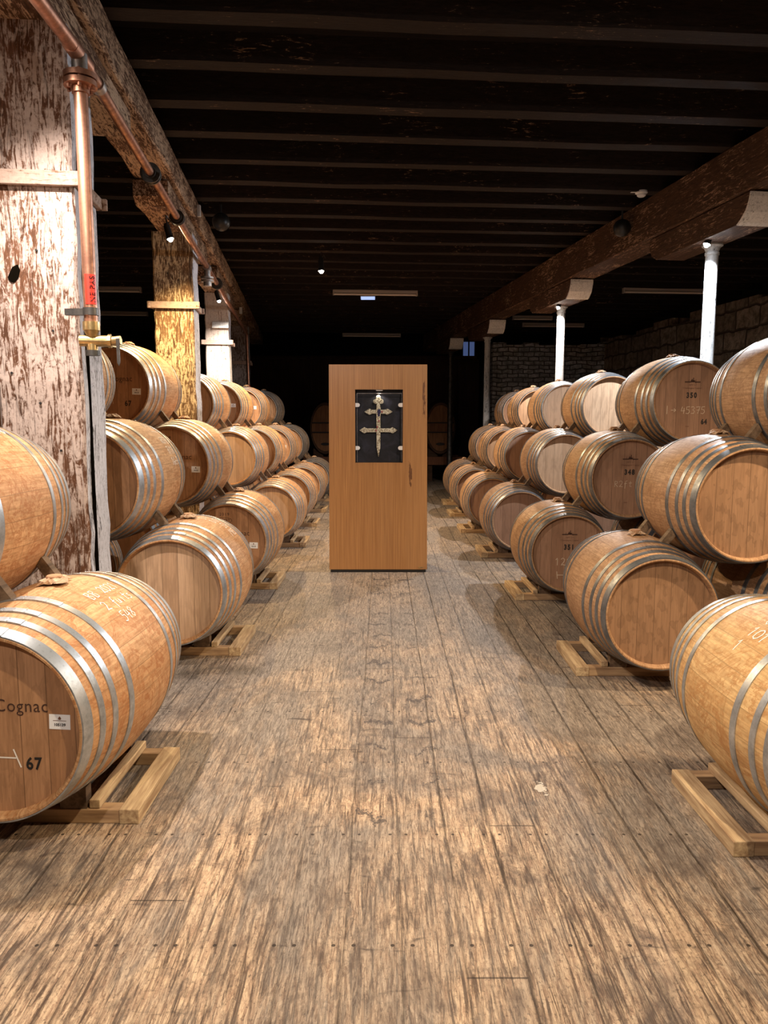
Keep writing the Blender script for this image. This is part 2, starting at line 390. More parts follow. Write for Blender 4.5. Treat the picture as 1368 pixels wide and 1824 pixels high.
    nx = n.math('SUBTRACT', e, .33)
    nd = n.math('ADD', n.math('POWER', n.math('MULTIPLY', ny, .59), 2), n.math('POWER', n.math('MULTIPLY', nx, W), 2))
    nail = n.math('LESS_THAN', nd, .000036)
    c = n.mix(n.math('MULTIPLY', n.math('MAXIMUM', dark, nail), .88), c, (.022, .014, .010))
    h = n.math('SUBTRACT', n.math('ADD', n.math('MULTIPLY', g, .6), n.math('MULTIPLY', fib, .45)), n.math('MULTIPLY', dark, 1.2))
    return n.out(c, n.ramp(g, [(.3, .75), (.7, .55)]), bump=h, bs=.8, bd=.008, spec=.25)
M['floor'] = mat_floor()
def mat_stone(name, a, b, mort, sc, bw=.5, bh=.25):
    n = NT(name); o = n.obj(); x, y, z = n.sep(o)
    d = n.noise(o, 2.5, 3)
    v = n.comb(n.math('ADD', n.math('ADD', x, y), n.math('MULTIPLY', d, .12)), n.math('ADD', z, n.math('MULTIPLY', d, .15)), 0)
    br = n.n('ShaderNodeTexBrick'); n.set(br.inputs['Vector'], v); br.inputs['Scale'].default_value = sc
    br.inputs['Brick Width'].default_value = bw; br.inputs['Row Height'].default_value = bh; br.inputs['Mortar Size'].default_value = .025
    br.inputs['Mortar Smooth'].default_value = .6
    n.set(br.inputs['Color1'], a); n.set(br.inputs['Color2'], b); n.set(br.inputs['Mortar'], mort)
    g = n.noise(o, 7, 7, .7, .6)
    c = n.mix(n.ramp(g, [(.4, .8), (.6, 0)]), br.outputs[0], tuple(q*.25 for q in a))
    return n.out(c, .9, bump=n.math('SUBTRACT', g, br.outputs['Fac']), bs=1, bd=.05, spec=.1)
M['stone'] = mat_stone('rubble_stone', (.46, .38, .30), (.28, .23, .18), (.10, .08, .065), 1, .7, .35)
M['brick'] = mat_stone('whitewashed_rubble', (.80, .80, .82), (.55, .55, .56), (.10, .10, .10), 1.6, .42, .17)
M['plankwall'] = mat_planed('dark_plank_wall', (.055, .026, .016), (.03, .015, .01), 2, .6)
M['darkwall'] = plain('near_black_wall', (.012, .011, .011), .95)  # one near-black tone for the left, far and rear walls and the trim
M['tun'] = mat_planed('tun_oak', (.28, .13, .055), (.18, .08, .035), 2, 1)
M['tund'] = mat_planed('tun_oak_dark', (.09, .045, .022), (.05, .024, .012), 0, 1)
M['tundoor'] = mat_planed('tun_door_oak', (.22, .09, .04), (.15, .06, .03), 2, 1)

# ------------------------------------------------------------------ setting
def struct(name, mb, mat, **k): return tag(obj(name, mb, mat, **k), kind='structure')
b = MB(); b.box(-8.5, 9, -3, 25, -.1, 0); struct('floor', b, M['floor'])
A = math.radians(6.1)       # the building runs slightly askew to the barrel rows
b = MB(); b.box(-10, 12, -4, 27, 4.03, 4.13); struct('ceiling', b, M['ceil'], rot=(0, 0, A))
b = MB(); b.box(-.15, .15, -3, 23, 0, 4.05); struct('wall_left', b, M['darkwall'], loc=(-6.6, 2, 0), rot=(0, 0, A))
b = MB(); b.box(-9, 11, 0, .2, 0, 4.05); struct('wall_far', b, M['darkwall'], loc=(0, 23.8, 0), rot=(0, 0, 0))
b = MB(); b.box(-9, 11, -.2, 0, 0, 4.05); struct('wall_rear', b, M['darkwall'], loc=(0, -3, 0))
# plank partition
b = MB(); b.box(-6.5, 2.62, 0, .12, 0, 3.25)
for i in range(46): b.box(-6.5+i*.2, -6.5+i*.2+.188, -.018, 0, 0, 3.24)
b.box(-6.5, 2.62, -.06, .16, 3.25, 3.33)
struct('wall_back', b, M['plankwall'], loc=(0, 21.6, 0))
# rubble wall on the right with an uneven top, whitewashed rubble wall across the end
b = MB(); random.seed(3)
yy = -6.0
while yy < 16.5:
    st = random.uniform(.35, .9); t = 3.5 + random.uniform(-.09, .10)
    b.box(0, .5, yy, min(yy+st, 16.5), 0, t); yy += st
struct('wall_right', b, M['stone'], loc=(7.22-.0, 3.0, 0), rot=(0, 0, A))
b = MB(); b.box(7.75, 7.95, -3.5, 21, 3.3, 4.05); struct('trim_1', b, M['darkwall'], loc=(0.3, .6, 0), rot=(0, 0, A))
b = MB(); x = 2.72
while x < 5.9:
    st = random.uniform(.3, .6); b.box(x, min(x+st, 5.95), 0, .4, 0, 3.42 + random.uniform(-.04, .05)); x += st
struct('wall_end', b, M['brick'], loc=(0, 19.1, 0))
# small window in the far wall
wn = struct('window_1', (lambda m: (m.box(-.19, .19, -.03, .03, -.26, -.22), m.box(-.19, .19, -.03, .03, .2, .24), m.box(-.19, -.16, -.03, .03, -.22, .2), m.box(.16, .19, -.03, .03, -.22, .2), m.box(-.02, .02, -.03, .03, -.22, .2), m)[-1])(MB()), M['black'], loc=(2.42, 21.9, 3.55))
b = MB(); b.box(-.16, -.02, -.005, .005, -.22, .2); b.box(.02, .16, -.005, .005, -.22, .2); obj('window_pane', b, M['pane'], wn)

# joists
NTH = ['first','second','third','fourth','fifth','sixth','seventh','eighth','ninth','tenth','eleventh','twelfth','thirteenth','fourteenth','fifteenth','sixteenth','seventeenth','eighteenth','nineteenth','twentieth','twenty-first','twenty-second','twenty-third','twenty-fourth','twenty-fifth','twenty-sixth','twenty-seventh','twenty-eighth','twenty-ninth']
random.seed(5)
for i in range(34):
    y = .52 + i*.606 + random.uniform(-.03, .03); hw = random.uniform(.06, .075); dz = random.uniform(-.012, .012)
    nseg = 22; prof = []
    b = MB(); x0, x1 = -8.2, 8.8
    vs = []; 
    for k in range(nseg+1):
        xx = x0 + (x1-x0)*k/nseg; jy = random.uniform(-.008, .008); jz = random.uniform(-.008, .008)
        vs += [(xx, -hw+jy, 3.83+dz+jz), (xx, hw+jy, 3.83+dz+jz*.5), (xx, hw, 4.03), (xx, -hw, 4.03)]
    fs = [(0, 1, 2, 3), tuple(4*nseg+q for q in (3, 2, 1, 0))]
    for k in range(nseg):
        for q in range(4): fs.append((4*k+q, 4*k+4+q, 4*k+4+(q+1) % 4, 4*k+(q+1) % 4))
    b.add(vs, fs)
    o = obj('ceiling_joist', b, M['joist'], loc=(0, y, 0), rot=(0, 0, A*.72))
    vis = i - 5
    lab = 'smoke-dark timber ceiling joist out of view above the camera' if vis < 0 else ('%s timber ceiling joist, %s one back from the top edge of the picture' % ('dim far' if vis > 17 else 'smoke-dark', NTH[vis]))
    tag(o, lab, 'joist', 'timber ceiling joists')

def long_beam(name, label, p0, p1, wd, z0, z1, mat):
    d = Vector((p1[0]-p0[0], p1[1]-p0[1], 0)); L = d.length; a = math.atan2(-d.x, d.y); rnd = random.Random(11)
    n = 60; vs = []; 
    for k in range(n+1):
        y = L*k/n; j = [rnd.uniform(-.009, .009) for _ in range(4)]
        vs += [(-wd/2+j[0], y, z0+j[1]+.012), (-wd/2+.015, y, z0+j[1]), (wd/2-.015, y, z0+j[2]), (wd/2+j[3], y, z0+j[2]+.014), (wd/2+j[3]*.5, y, z1), (-wd/2+j[0]*.5, y, z1)]
    m = 6; fs = [tuple(range(m)), tuple(n*m+q for q in range(m-1, -1, -1))]
    for k in range(n):
        for q in range(m): fs.append((m*k+q, m*k+m+q, m*k+m+(q+1) % m, m*k+(q+1) % m))
    b = MB(); b.add(vs, fs)
    return tag(obj(name, b, mat, loc=(p0[0], p0[1], 0), rot=(0, 0, a)), label, 'beam')
SL = .105; SR = .133
def lx(y): return -1.534 - SL*(y-3.88)      # inner (right) face of left posts
def rx(y): return 3.10 - SR*(y-7.35)        # column line on the right
long_beam('timber_beam', 'heavy flaking timber beam over the row of limewashed posts', (lx(-1)-.15, -1), (lx(21)-.15, 21), .34, 3.60, 3.82, M['beam'])
long_beam('timber_beam', 'long brown timber beam carried by the white iron columns', (rx(-1)-.05, -1), (rx(21)-.05, 21), .34, 3.40, 3.82, M['beamr'])

# posts
def make_post(y, wdt, mat, label, ztop=3.42, strap=True, bol=True, ang=math.atan(SL)):
    t = thing('timber_post', label, 'post', (lx(y), y, 0), ang)
    rnd = random.Random(int(y*10)); b = MB(); n = 26; vs = []
    for k in range(n+1):
        z = ztop*k/n; j = [rnd.uniform(-.006, .006) for _ in range(4)]; c = .014
        vs += [(-wdt+j[0], c, z), (-wdt+c+j[0], j[1], z), (-c+j[2], j[1], z), (j[2], c, z), (j[2], wdt-c, z), (-c, wdt, z), (-wdt+c, wdt, z), (-wdt, wdt-c, z)]
    fs = [tuple(range(7, -1, -1)), tuple(n*8+q for q in range(8))]
    fm = [0, 0]
    b.add(vs, fs)
    for k in range(n):
        for q in range(8):
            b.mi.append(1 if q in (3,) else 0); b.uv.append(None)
            b.f.append([8*k+q, 8*k+(q+1) % 8, 8*k+8+(q+1) % 8, 8*k+8+q])
    obj('post_shaft', b, [mat, M['postside']], t)
    if bol:
        # bolster with undercut ends, running fore and aft below the beam
        L = 1.12; b = MB(); z0 = ztop; z1 = 3.587
        prof = [(-L, z1), (-L, z0+.03), (-L+.10, z0-.03), (-L+.26, z0-.015), (-L+.5, z0), (wdt+.62, z0), (wdt+1.0, z0-.03), (wdt+1.12, z0+.03), (wdt+1.12, z1)]
        b.prism(prof, -.335, -.03, 'x'); obj('bolster', b, M['beam'], t, bevel=.008)
    if strap:
        z = 2.69; b = MB(); e = .012
        b.box(-wdt-.05, .055, -.03, -.004, z-.035, z+.035); b.box(-.0+.005, .03, -.02, wdt+.03, z-.03, z+.03)
        b.box(-wdt-.03, -wdt-.006, -.02, wdt+.03, z-.03, z+.03); b.box(-wdt-.05, .055, wdt+.005, wdt+.028, z-.03, z+.03)
        b.tube((.045, -.02, z-.034), (.045, -.02, z+.034), .02); b.tube((-wdt-.045, -.02, z-.034), (-wdt-.045, -.02, z+.034), .02)
        obj('iron_strap', b, M['rust'], t, smooth=40, bevel=.004)
    return t
p1 = make_post(3.88, .417, M['post1'], 'broad limewashed timber post nearest the camera, beside the copper drop pipe')
b = MB(); rk = random.Random(4); b.prism([(-.30+.026*math.cos(a)*(1+rk.uniform(-.2, .2))+.012*math.sin(a), 2.235+.042*math.sin(a)*(1+rk.uniform(-.12, .12))) for a in [2*PI*k/14 for k in range(14)]], -.009, .02, 'y'); obj('knot_hole', b, M['hole'], p1)
b = MB()
for (x_, z_) in ((-.19, 2.35), (-.13, 1.96), (-.34, 1.75), (-.21, 1.60), (-.12, 1.36), (-.27, 1.2)): b = MB(); b.tube((x_, -.009, z_), (x_, .0, z_), .006, n=8); obj('nail_hole', b, M['ink'], p1)
b = MB()
for (z0, z1, xa, xb) in ((.3, 1.15, .004, .006), (1.1, 3.2, .003, .006)):
    b.box(xa-.004, xb, .085, .125, z0, z1)
obj('side_crack', b, M['hole'], p1)
make_post(7.95, .40, M['post2'], 'worn timber post with a dark crack, second from the camera')
p3 = make_post(11.62, .35, M['post3'], 'brightly lit white timber post with a small shelf bracket, third from camera')
b = MB(); b.prism([(-.06, 2.90), (.0, 2.90), (.0, 2.99), (-.012, 2.99)], -.24, .0, 'x'); obj('bracket_plate', b, M['white'], p3)
make_post(15.6, .38, M['post4'], 'grey shadowed timber post, farthest of the left row')

# iron columns
def make_column(y, label, x=None, zt=3.16, mat='column'):
    x = rx(y) if x is None else x
    t = thing('iron_column', label, 'column', (x, y, 0), math.atan(SR))
    b = MB(); prof = [(0, 0), (.12, 0), (.12, .05), (.085, .08), (.07, .12), (.058, zt-.10), (.066, zt-.095), (.066, zt-.075), (.058, zt-.065), (.072, zt-.03), (.095, zt-.015), (.095, zt), (0, zt)]
    b.lathe(prof, 28); obj('shaft', b, M[mat], t, smooth=35)
    L = .86; b = MB()
    b.prism([(-L+.16, zt), (L-.16, zt), (L-.06, zt+.05), (L, zt+.14), (L, 3.388), (-L, 3.388), (-L, zt+.15), (-L+.03, zt+.08), (-L+.11, zt+.02)], -.2, .1, 'x')
    bo = obj('bolster', b, M['beamr'], t)
    b = MB(); b.prism([(-L-.012, 3.386), (-L-.02, 3.386), (-L-.02, zt+.19), (-L-.008, zt+.15), (-L+.022, zt+.075), (-L+.10, zt+.01), (-L+.15, zt-.008), (-L+.16, zt+.0), (-L+.11, zt+.03), (-L+.04, zt+.09), (-L+.004, zt+.16)], -.205, .105, 'x')
    obj('painted_end', b, M['white'], bo)
    return t
make_column(3.45, 'white iron column beside the nearest right-hand barrel stacks')
make_column(7.35, 'tall white iron column rising behind the right barrel stencilled 350')
make_column(11.22, 'white iron column, second from the camera in the right row', 2.58)
make_column(15.26, 'dim iron column, third in the right row before the whitewashed wall', 2.06)
make_column(19.0-.6, 'iron column coloured black for shade, at the far end of the right beam', 1.60, mat='iron')  # black material stands in for the darkness around this column

# ------------------------------------------------------------------ barrels
HL = .49; RB = .376; RH = .313; RI = .297; HEADIN = .038
def rad(y): return RB - (RB-RH)*(abs(y)/HL)**2
def barrel_meshes():
    d = {}
    def body(mat, nm):
        b = MB(); n = 26
        prof = [(RI-.004, -HL+HEADIN+.012), (RI-.002, -HL+.014), (RI+.006, -HL), (RH-.003, -HL), (RH, -HL+.004)]
        prof += [(rad(-HL+2*HL*k/n), -HL+2*HL*k/n) for k in range(1, n)]
        prof += [(RH, HL-.004), (RH-.003, HL), (RI+.006, HL), (RI-.002, HL-.014), (RI-.004, HL-HEADIN-.012)]
        b.lathe(prof, 96, 'y'); return b.mesh(nm, mat, 30)
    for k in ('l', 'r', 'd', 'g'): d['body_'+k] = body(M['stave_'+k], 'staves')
    def head(mat):
        b = MB(); b.lathe([(0, -.012), (RI-.001, -.012), (RI-.001, .012), (0, .012)], 64, 'y'); return b.mesh('head', mat, 30)
    for k in ('l', 'p', 'r', 's'): d['head_'+k] = head(M['head_'+k])
    # hoops: (start, end) distance from the barrel end
    d['hoops'] = []
    for j, (a, e) in enumerate(((0.0, .048), (.083, .113), (.155, .185), (.260, .294))):
        for sgn in (-1, 1):
            b = MB(); y0 = -HL+a+.002; y1 = -HL+e; t = .0035
            ys = [y0, (y0+y1)/2, y1]; pr = [(rad(q)+t, q) for q in ys] + [(rad(y1)-.004, y1), (rad(y0)-.004, y0)]
            pr = [(r, q*(-sgn)) for r, q in pr]
            if sgn > 0: pr = pr[::-1]
            b.lathe(pr, 96, 'y', closed=True)
            # riveted lap at the top
            for q in range(3):
                th = -.16 + q*.11 + j*.05; r = rad(y0)+t
                for yy in ((y0+y1)/2 - .009, (y0+y1)/2 + .009):
                    b.sphere((math.sin(th)*(rad(yy)+t), -sgn*yy, math.cos(th)*(rad(yy)+t)), .0048, 6)
            th0 = .2 + j*.05
            for k in range(5):
                t0 = th0 - .42*k/5; t1 = th0 - .42*(k+1)/5
                P = lambda th, yy, e: (math.sin(th)*(rad(yy)+e), -sgn*yy, math.cos(th)*(rad(yy)+e))
                vs = [P(t0, y0, t), P(t1, y0, t), P(t1, y1, t), P(t0, y1, t), P(t0, y0, t+.0025), P(t1, y0, t+.0025), P(t1, y1, t+.0025), P(t0, y1, t+.0025)]
                b.add(vs, [(4, 5, 6, 7), (0, 1, 5, 4), (1, 2, 6, 5), (2, 3, 7, 6), (3, 0, 4, 7)])
            d['hoops'].append(('chime_hoop' if j == 0 else 'hoop', b))
    d['hoop_l'] = [(nm, b.mesh(nm, M['hoop'], 30)) for nm, b in d['hoops']]
    d['hoop_r'] = [(nm, b.mesh(nm, M['hoop_d'], 30)) for nm, b in d['hoops']]
    random.seed(2)
    b = MB(); n = 22; vs = [(0, 0, RB+.010)]
    for ring, (rr, hh) in enumerate(((.032, .016), (.052, .012), (.066, .006))):
        for k in range(n):
            a = 2*PI*k/n; q = rr*(1+random.uniform(-.28, .28)); z = hh + random.uniform(-.006, .012)
            xx = q*math.cos(a)*.75; yy2 = q*math.sin(a)*1.15
            vs.append((xx, yy2, math.sqrt(RB**2-xx**2)+max(z, .001)))
    fs = [(0, 1+k, 1+(k+1) % n) for k in range(n)]
    for r_ in range(2):
        for k in range(n): fs.append((1+r_*n+k, 1+(r_+1)*n+k, 1+(r_+1)*n+(k+1) % n, 1+r_*n+(k+1) % n))
    b.add(vs, fs)
    bo = b.mesh('bung_cloth', M['cloth']); d['cloth'] = bo
    b = MB(); b.lathe([(0, RB), (.026, RB), (.030, RB+.026), (.027, RB+.03), (0, RB+.03)], 20); d['bung'] = b.mesh('bung', M['cork'], 40)
    return d
BM = barrel_meshes()
BW = {}
ORD = ['nearest', 'second', 'third', 'fourth', 'fifth', 'sixth', 'farthest']
def barrel(x, ycen, z, label, style='l', head='l', detail=True, group=None):
    t = thing('oak_barrel', label, 'barrel', (x, ycen, z), 0, group)
    body = link('staves', BM['body_'+style], t)
    hf = link('head', BM['head_'+head], t, (0, -HL+HEADIN+.012, 0)); link('head', BM['head_'+head], t, (0, HL-HEADIN-.012, 0))
    for nm, me in BM['hoop_l' if style in 'lg' else 'hoop_r']: link(nm, me, t)
    if detail:
        bg = link('bung', BM['bung'], t); link('bung_cloth', BM['cloth'], bg)
    return t, hf
LY = [2.438, 4.481, 6.42, 8.72, 10.49, 12.21, 13.91]
RY = [2.198, 4.04, 5.956, 7.955, 9.80, 11.583, 13.236]
LX = [-1.304, -1.310, -1.345, -1.327, -1.348, -1.351, -1.335]
RX = [1.562, 1.532, 1.495, 1.465, 1.425, 1.43, 1.46]
def dims(side, i):      # scale, sideways step, rise and lowest centre height; the three nearest stacks on the left hold larger barrels
    if side == 'l': return (1.055, .483, .661, .47) if i < 3 else (.992, .470, .627, .45)
    return (1.0, .465, .606, .45)
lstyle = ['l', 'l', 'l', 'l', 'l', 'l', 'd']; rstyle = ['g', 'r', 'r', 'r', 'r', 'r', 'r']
lhead = {(0,0): 'l', (1,0): 'p', (1,1): 'l', (1,2): 'l', (2,0): 'l', (2,1): 'l', (2,2): 'l', (3,0): 'p', (3,1): 'p'}
rhead = {(1,0): 's', (1,1): 's', (1,2): 'r', (2,0): 'r', (2,1): 'r', (2,2): 'r', (3,0): 'r', (3,1): 'p', (3,2): 'p', (4,0): 'r', (4,1): 'r', (4,2): 'p', (5,2): 'p', (5,1): 'p'}
special = {
 ('l',0,0): 'oak barrel stencilled 67 with amber stains and chalk notes, lowest and nearest on the left',
 ('l',2,2): 'oak barrel with white tag and number 67, top tier, right of the big post',
 ('l',2,1): 'oak barrel with white tag and chalk column, middle tier, third stack on left',
 ('l',2,0): 'oak barrel branded 2019 with white tag, bottom tier, third stack on left',
 ('l',1,0): 'oak barrel with a pale unmarked head, bottom tier, second stack on left',
 ('r',0,0): 'golden lit oak barrel cut by the right frame edge, lowest and nearest',
 ('r',1,0): 'oak barrel with reddish spotted head, bottom tier, second stack on right',
 ('r',1,1): 'oak barrel with drip-stained head, middle tier, second stack on right',
 ('r',2,0): 'oak barrel stencilled 351 with chalk marks, bottom tier on the right',
 ('r',2,1): 'oak barrel stencilled 348 with faint chalk, middle tier on the right',
 ('r',2,2): 'oak barrel stencilled 350 with chalked arrow and number, top tier on right',
}
TIER = ['bottom tier', 'middle tier', 'top tier']
for side, XS, YS in (('l', LX, LY), ('r', RX, RY)):
    sg = -1 if side == 'l' else 1; sn = 'left' if side == 'l' else 'right'
    for i in range(7):
        SC, DX, DZ, Z0 = dims(side, i); yc = YS[i] + HL*SC
        for tier, col in ((0, 0), (0, 1), (1, 0), (1, 1), (2, 0)):
            x = XS[i] + sg*(DX*tier + 2*DX*col); z = Z0 + DZ*tier
            st = (lstyle if side == 'l' else rstyle)[i]
            hd = (lhead if side == 'l' else rhead).get((i, tier), 'l' if side == 'l' else 'r')
            if col == 0: lab = special.get((side, i, tier), 'oak barrel on the aisle side, %s, %s stack on the %s' % (TIER[tier], ORD[i], sn))
            else: lab = 'shadowed oak barrel behind the aisle row, %s, %s stack on the %s' % (TIER[tier], ORD[i], sn)
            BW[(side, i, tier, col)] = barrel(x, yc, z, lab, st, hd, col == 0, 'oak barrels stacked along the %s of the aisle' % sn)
            BW[(side, i, tier, col)][0].scale = (SC, SC, SC)
            if (side, i, tier, col) == ('l', 0, 0, 0): BW[(side, i, tier, col)][0].rotation_euler.z = -.05; BW[(side, i, tier, col)][0].location.x -= .014

# ------------------------------------------------------------------ writing on the barrels
GL = {  # chalk strokes on a 1 x 1.6 cell
 '0': [[(.5,1.6),(.1,1.3),(0,.8),(.1,.2),(.5,0),(.85,.3),(.95,.9),(.8,1.4),(.5,1.6)]], '1': [[(.1,1.2),(.5,1.6),(.45,0)]],
 '2': [[(.05,1.3),(.4,1.6),(.85,1.3),(.7,.8),(.05,.05),(.4,.15),(1,.05)]], '3': [[(.05,1.5),(.6,1.6),(.85,1.25),(.4,.85),(.85,.6),(.7,.1),(.05,.05)]],
 '4': [[(.35,1.6),(.05,.6),(.95,.7)],[(.75,1.3),(.65,0)]], '5': [[(.9,1.6),(.2,1.55),(.15,.95),(.7,.9),(.85,.4),(.5,.0),(0,.1)]],
 '6': [[(.8,1.6),(.3,1.2),(.05,.5),(.4,0),(.85,.3),(.7,.75),(.15,.55)]], '7': [[(.05,1.5),(.95,1.6),(.4,0)],[(.2,.8),(.85,.85)]],
 '8': [[(.5,.85),(.1,1.2),(.5,1.6),(.85,1.25),(.5,.85),(.1,.4),(.5,0),(.9,.4),(.5,.85)]], '9': [[(.85,1.2),(.5,1.6),(.1,1.25),(.4,.85),(.85,1.2),(.7,0)]],
 'B': [[(.2,0),(.15,1.5),(.7,1.5),(.8,1.1),(.25,.85),(.85,.6),(.75,.05),(.1,0)]], 'R': [[(.1,0),(.15,1.5),(.75,1.4),(.7,.9),(.2,.8),(.9,0)]],
 'f': [[(.9,1.6),(.55,1.5),(.4,.9),(.3,-.4)],[(.1,.8),(.8,.9)]], 'u': [[(.05,.9),(.1,.15),(.5,.1),(.7,.9),(.75,.05)]], 't': [[(.5,1.5),(.4,.1),(.8,.1)],[(.1,1),(.9,1.05)]],
 'i': [[(.4,.9),(.4,.05)],[(.42,1.3),(.45,1.35)]], 's': [[(.8,.9),(.3,.9),(.3,.55),(.75,.4),(.6,.05),(.1,.05)]], 'p': [[(.2,.9),(.1,-.6)],[(.2,.8),(.7,.9),(.75,.3),(.2,.2)]],
 'o': [[(.5,.9),(.1,.5),(.4,.05),(.8,.4),(.5,.9)]], 'c': [[(.8,.85),(.3,.8),(.1,.4),(.4,.05),(.8,.15)]], '/': [[(.0,-.2),(.9,1.7)]], '-': [[(.1,.8),(.8,.8)]],
 '>': [[(0,.8),(1.1,.8)],[(.7,1.2),(1.15,.8),(.7,.4)]], '|': [[(.3,1.8),(.25,-.1)]], 'g': [[(.75,.9),(.3,.85),(.1,.5),(.4,.2),(.7,.5),(.75,.9),(.7,-.4),(.2,-.5)]],
 'n': [[(.1,.9),(.15,.05)],[(.15,.6),(.5,.9),(.75,.7),(.75,.05)]], 'a': [[(.75,.9),(.3,.85),(.1,.4),(.4,.05),(.7,.4),(.75,.9),(.8,.05)]], 'C': [[(.9,1.4),(.5,1.6),(.1,1.1),(.1,.4),(.5,0),(.9,.15)]], ' ': [], 'S': [[(.9,1.4),(.5,1.6),(.1,1.3),(.5,.85),(.85,.4),(.5,0),(.05,.15)]]}
def strokes(lines, h, lead=1.5, adv=1.2):
    out = []; q = h/1.6
    for li, s in enumerate(lines):
        for ci, ch in enumerate(s):
            for st in GL[ch]: out.append([((ci*adv + x)*q, -li*h*lead + y*q) for x, y in st])
    return out
def ribbon(sts, wd, fn):
    """thin raised chalk line; fn maps (s, t) in metres to a point on the surface"""
    b = MB()
    for st in sts:
        pts = []
        for i in range(len(st)-1):
            a, c = st[i], st[i+1]; m = max(1, int(math.dist(a, c)/.012))
            pts += [(a[0]+(c[0]-a[0])*k/m, a[1]+(c[1]-a[1])*k/m) for k in range(m)]
        pts.append(st[-1]); vs = []
        for i, p in enumerate(pts):
            q = pts[min(i+1, len(pts)-1)]; r = pts[max(i-1, 0)]; dx, dy = q[0]-r[0], q[1]-r[1]; L = math.hypot(dx, dy) or 1
            nx, ny = -dy/L*wd/2, dx/L*wd/2
            vs += [fn(p[0]+nx, p[1]+ny), fn(p[0]-nx, p[1]-ny)]
        b.add(vs, [(2*i, 2*i+1, 2*i+3, 2*i+2) for i in range(len(pts)-1)])
    return b
def flank_chalk(key, lines, h, y0, phi0, wd=.006, mat='chalk', lead=1.5):
    """phi0: angle from the top towards the aisle; writing runs along the barrel"""
    t, _ = BW[key]; sg = 1 if key[0] == 'l' else -1
    def fn(s, tt):
        y = y0 + sg*s; r = rad(y) + .0012; ph = phi0 - tt/RB
        return (sg*r*math.sin(ph), y, r*math.cos(ph))
    o = obj('chalk_writing', ribbon(strokes(lines, h, lead), wd, fn), M[mat], t); o['label'] = 'white chalk handwriting'
def head_chalk(key, sts, wd=.005, mat='chalk'):
    t, _ = BW[key]
    b = ribbon(sts, wd, lambda s, tt: (s, -HL+HEADIN-.0012, tt)); o = obj('chalk_writing', b, M[mat], t); o['label'] = 'chalk marks on the barrel head'
def head_text(key, s, size, x, z, mat='ink', bold=0, name='stencil', align='CENTER', spacing=1.0, sx=1.0):
    t, _ = BW[key]; me = text_mesh(name, s, size, M[mat], bold, align, spacing)
    for v in me.vertices: c = v.co.copy(); v.co = (c.x*sx, -c.z, c.y)
    o = link(name, me, t, (x, -HL+HEADIN-.001, z)); return o
def head_tag(key, x, z, tilt=.03):
    t, _ = BW[key]; b = MB(); b.box(-.035, .035, -.001, 0, -.025, .025)
    o = obj('paper_tag', b, M['card'], t, (x, -HL+HEADIN-.0005, z), (0, tilt, 0)); o['label'] = 'small white paper tag'
    me = text_mesh('tag_print', '105139', .013, M['ink'], .0004)
    for v in me.vertices: c = v.co.copy(); v.co = (c.x, -.0012-c.z, c.y-.010)
    link('tag_print', me, o)
    b = MB(); b.prism([(-.004, .008), (.004, .008), (.005, .013), (0, .019), (-.005, .013)], -.0018, -.001, 'y'); b.box(-.022, .022, -.0016, -.001, .0035, .005); obj('tag_emblem', b, M['brandlight'], o)
SERIF = {'C': .66}
def cognac(key, full=True):
    # "Cognac" with small serifs
    head_text(key, 'Cognac', .060, .096 if key[1] == 0 else .080, .068, 'brand', -.0003, 'branded_word', spacing=1.08, sx=.92)
    if full:
        head_text(key, '2019', .034, -.035, .225, 'brand', 0, 'branded_year', spacing=1.25)
        t, _ = BW[key]; b = MB(); n = 32
        vs = []; 
        for k in range(n):
            a = 2*PI*k/n; c, s_ = math.cos(a), math.sin(a)
            vs += [(-.035+.062*c, -HL+HEADIN-.0012, .175+.026*s_), (-.035+.059*c, -HL+HEADIN-.0012, .175+.023*s_)]
        b.add(vs, [(2*k, 2*k+1, (2*k+3) % (2*n), (2*k+2) % (2*n)) for k in range(n)]); obj('branded_oval', b, M['brand'], t)
        head_text(key, 'OBERT', .030, -.035, .175, 'brand', 0, 'branded_word')
    head_tag(key, .222 if key[1] == 0 else .200, .018 if key[1] == 0 else -.032)
for key in (('l',0,0,0), ('l',2,0,0), ('l',2,1,0), ('l',2,2,0)): cognac(key)
for key in (('l',0,0,0), ('l',2,2,0)): head_text(key, '67', .058, .128, -.128, 'ink', .0014, spacing=1.15, sx=.85)
for key in (('l',4,2,0), ('l',5,2,0), ('l',5,1,0)): head_tag(key, .2, .02)
head_chalk(('l',0,0,0), [[(-.16, -.103), (.07, -.108)], [(.062, -.078), (.085, -.14)]], .005)
head_chalk(('l',2,2,0), [[(-.1, -.098), (.0, -.10)], [(.0, -.07), (.01, -.13)]], .005, 'chalkf')
def cooper_mark(key, num, extra=None):
    t, _ = BW[key]; y = -HL+HEADIN-.0012; b = MB()
    def q(x0, x1, z0, z1): b.box(x0, x1, y-.0004, y+.0006, z0-.04, z1-.04)
    q(-.06, -.012, .188, .197); q(.02, .062, .187, .196); q(-.014, .02, .190, .205); q(-.008, .0, .2, .215); q(.004, .01, .195, .226); q(-.03, -.028, .19, .21); q(.026, .028, .18, .212)
    obj('cooper_emblem', b, M['brand'], t)
    head_text(key, 'MPT 17', .020, .002, .127, 'brandlight', 0, 'branded_line'); head_text(key, 'Champagne Cognac', .0185, .002, .105, 'brandlight', 0, 'branded_line', sx=1.0)
    head_text(key, num, .056, -.002, .047, 'ink', .0028, spacing=1.35, sx=.78)
    b = MB(); b.box(-.04, -.012, y, y+.0006, -.198, -.192); obj('branded_line', b, M['brandlight'], t)
    for kx in (extra or []): head_text(key, kx[0], .054, kx[1], kx[2], 'ink', .0028, spacing=1.2, sx=.78)
cooper_mark(('r',2,2,0), '350', [('64', .105, -.160)])
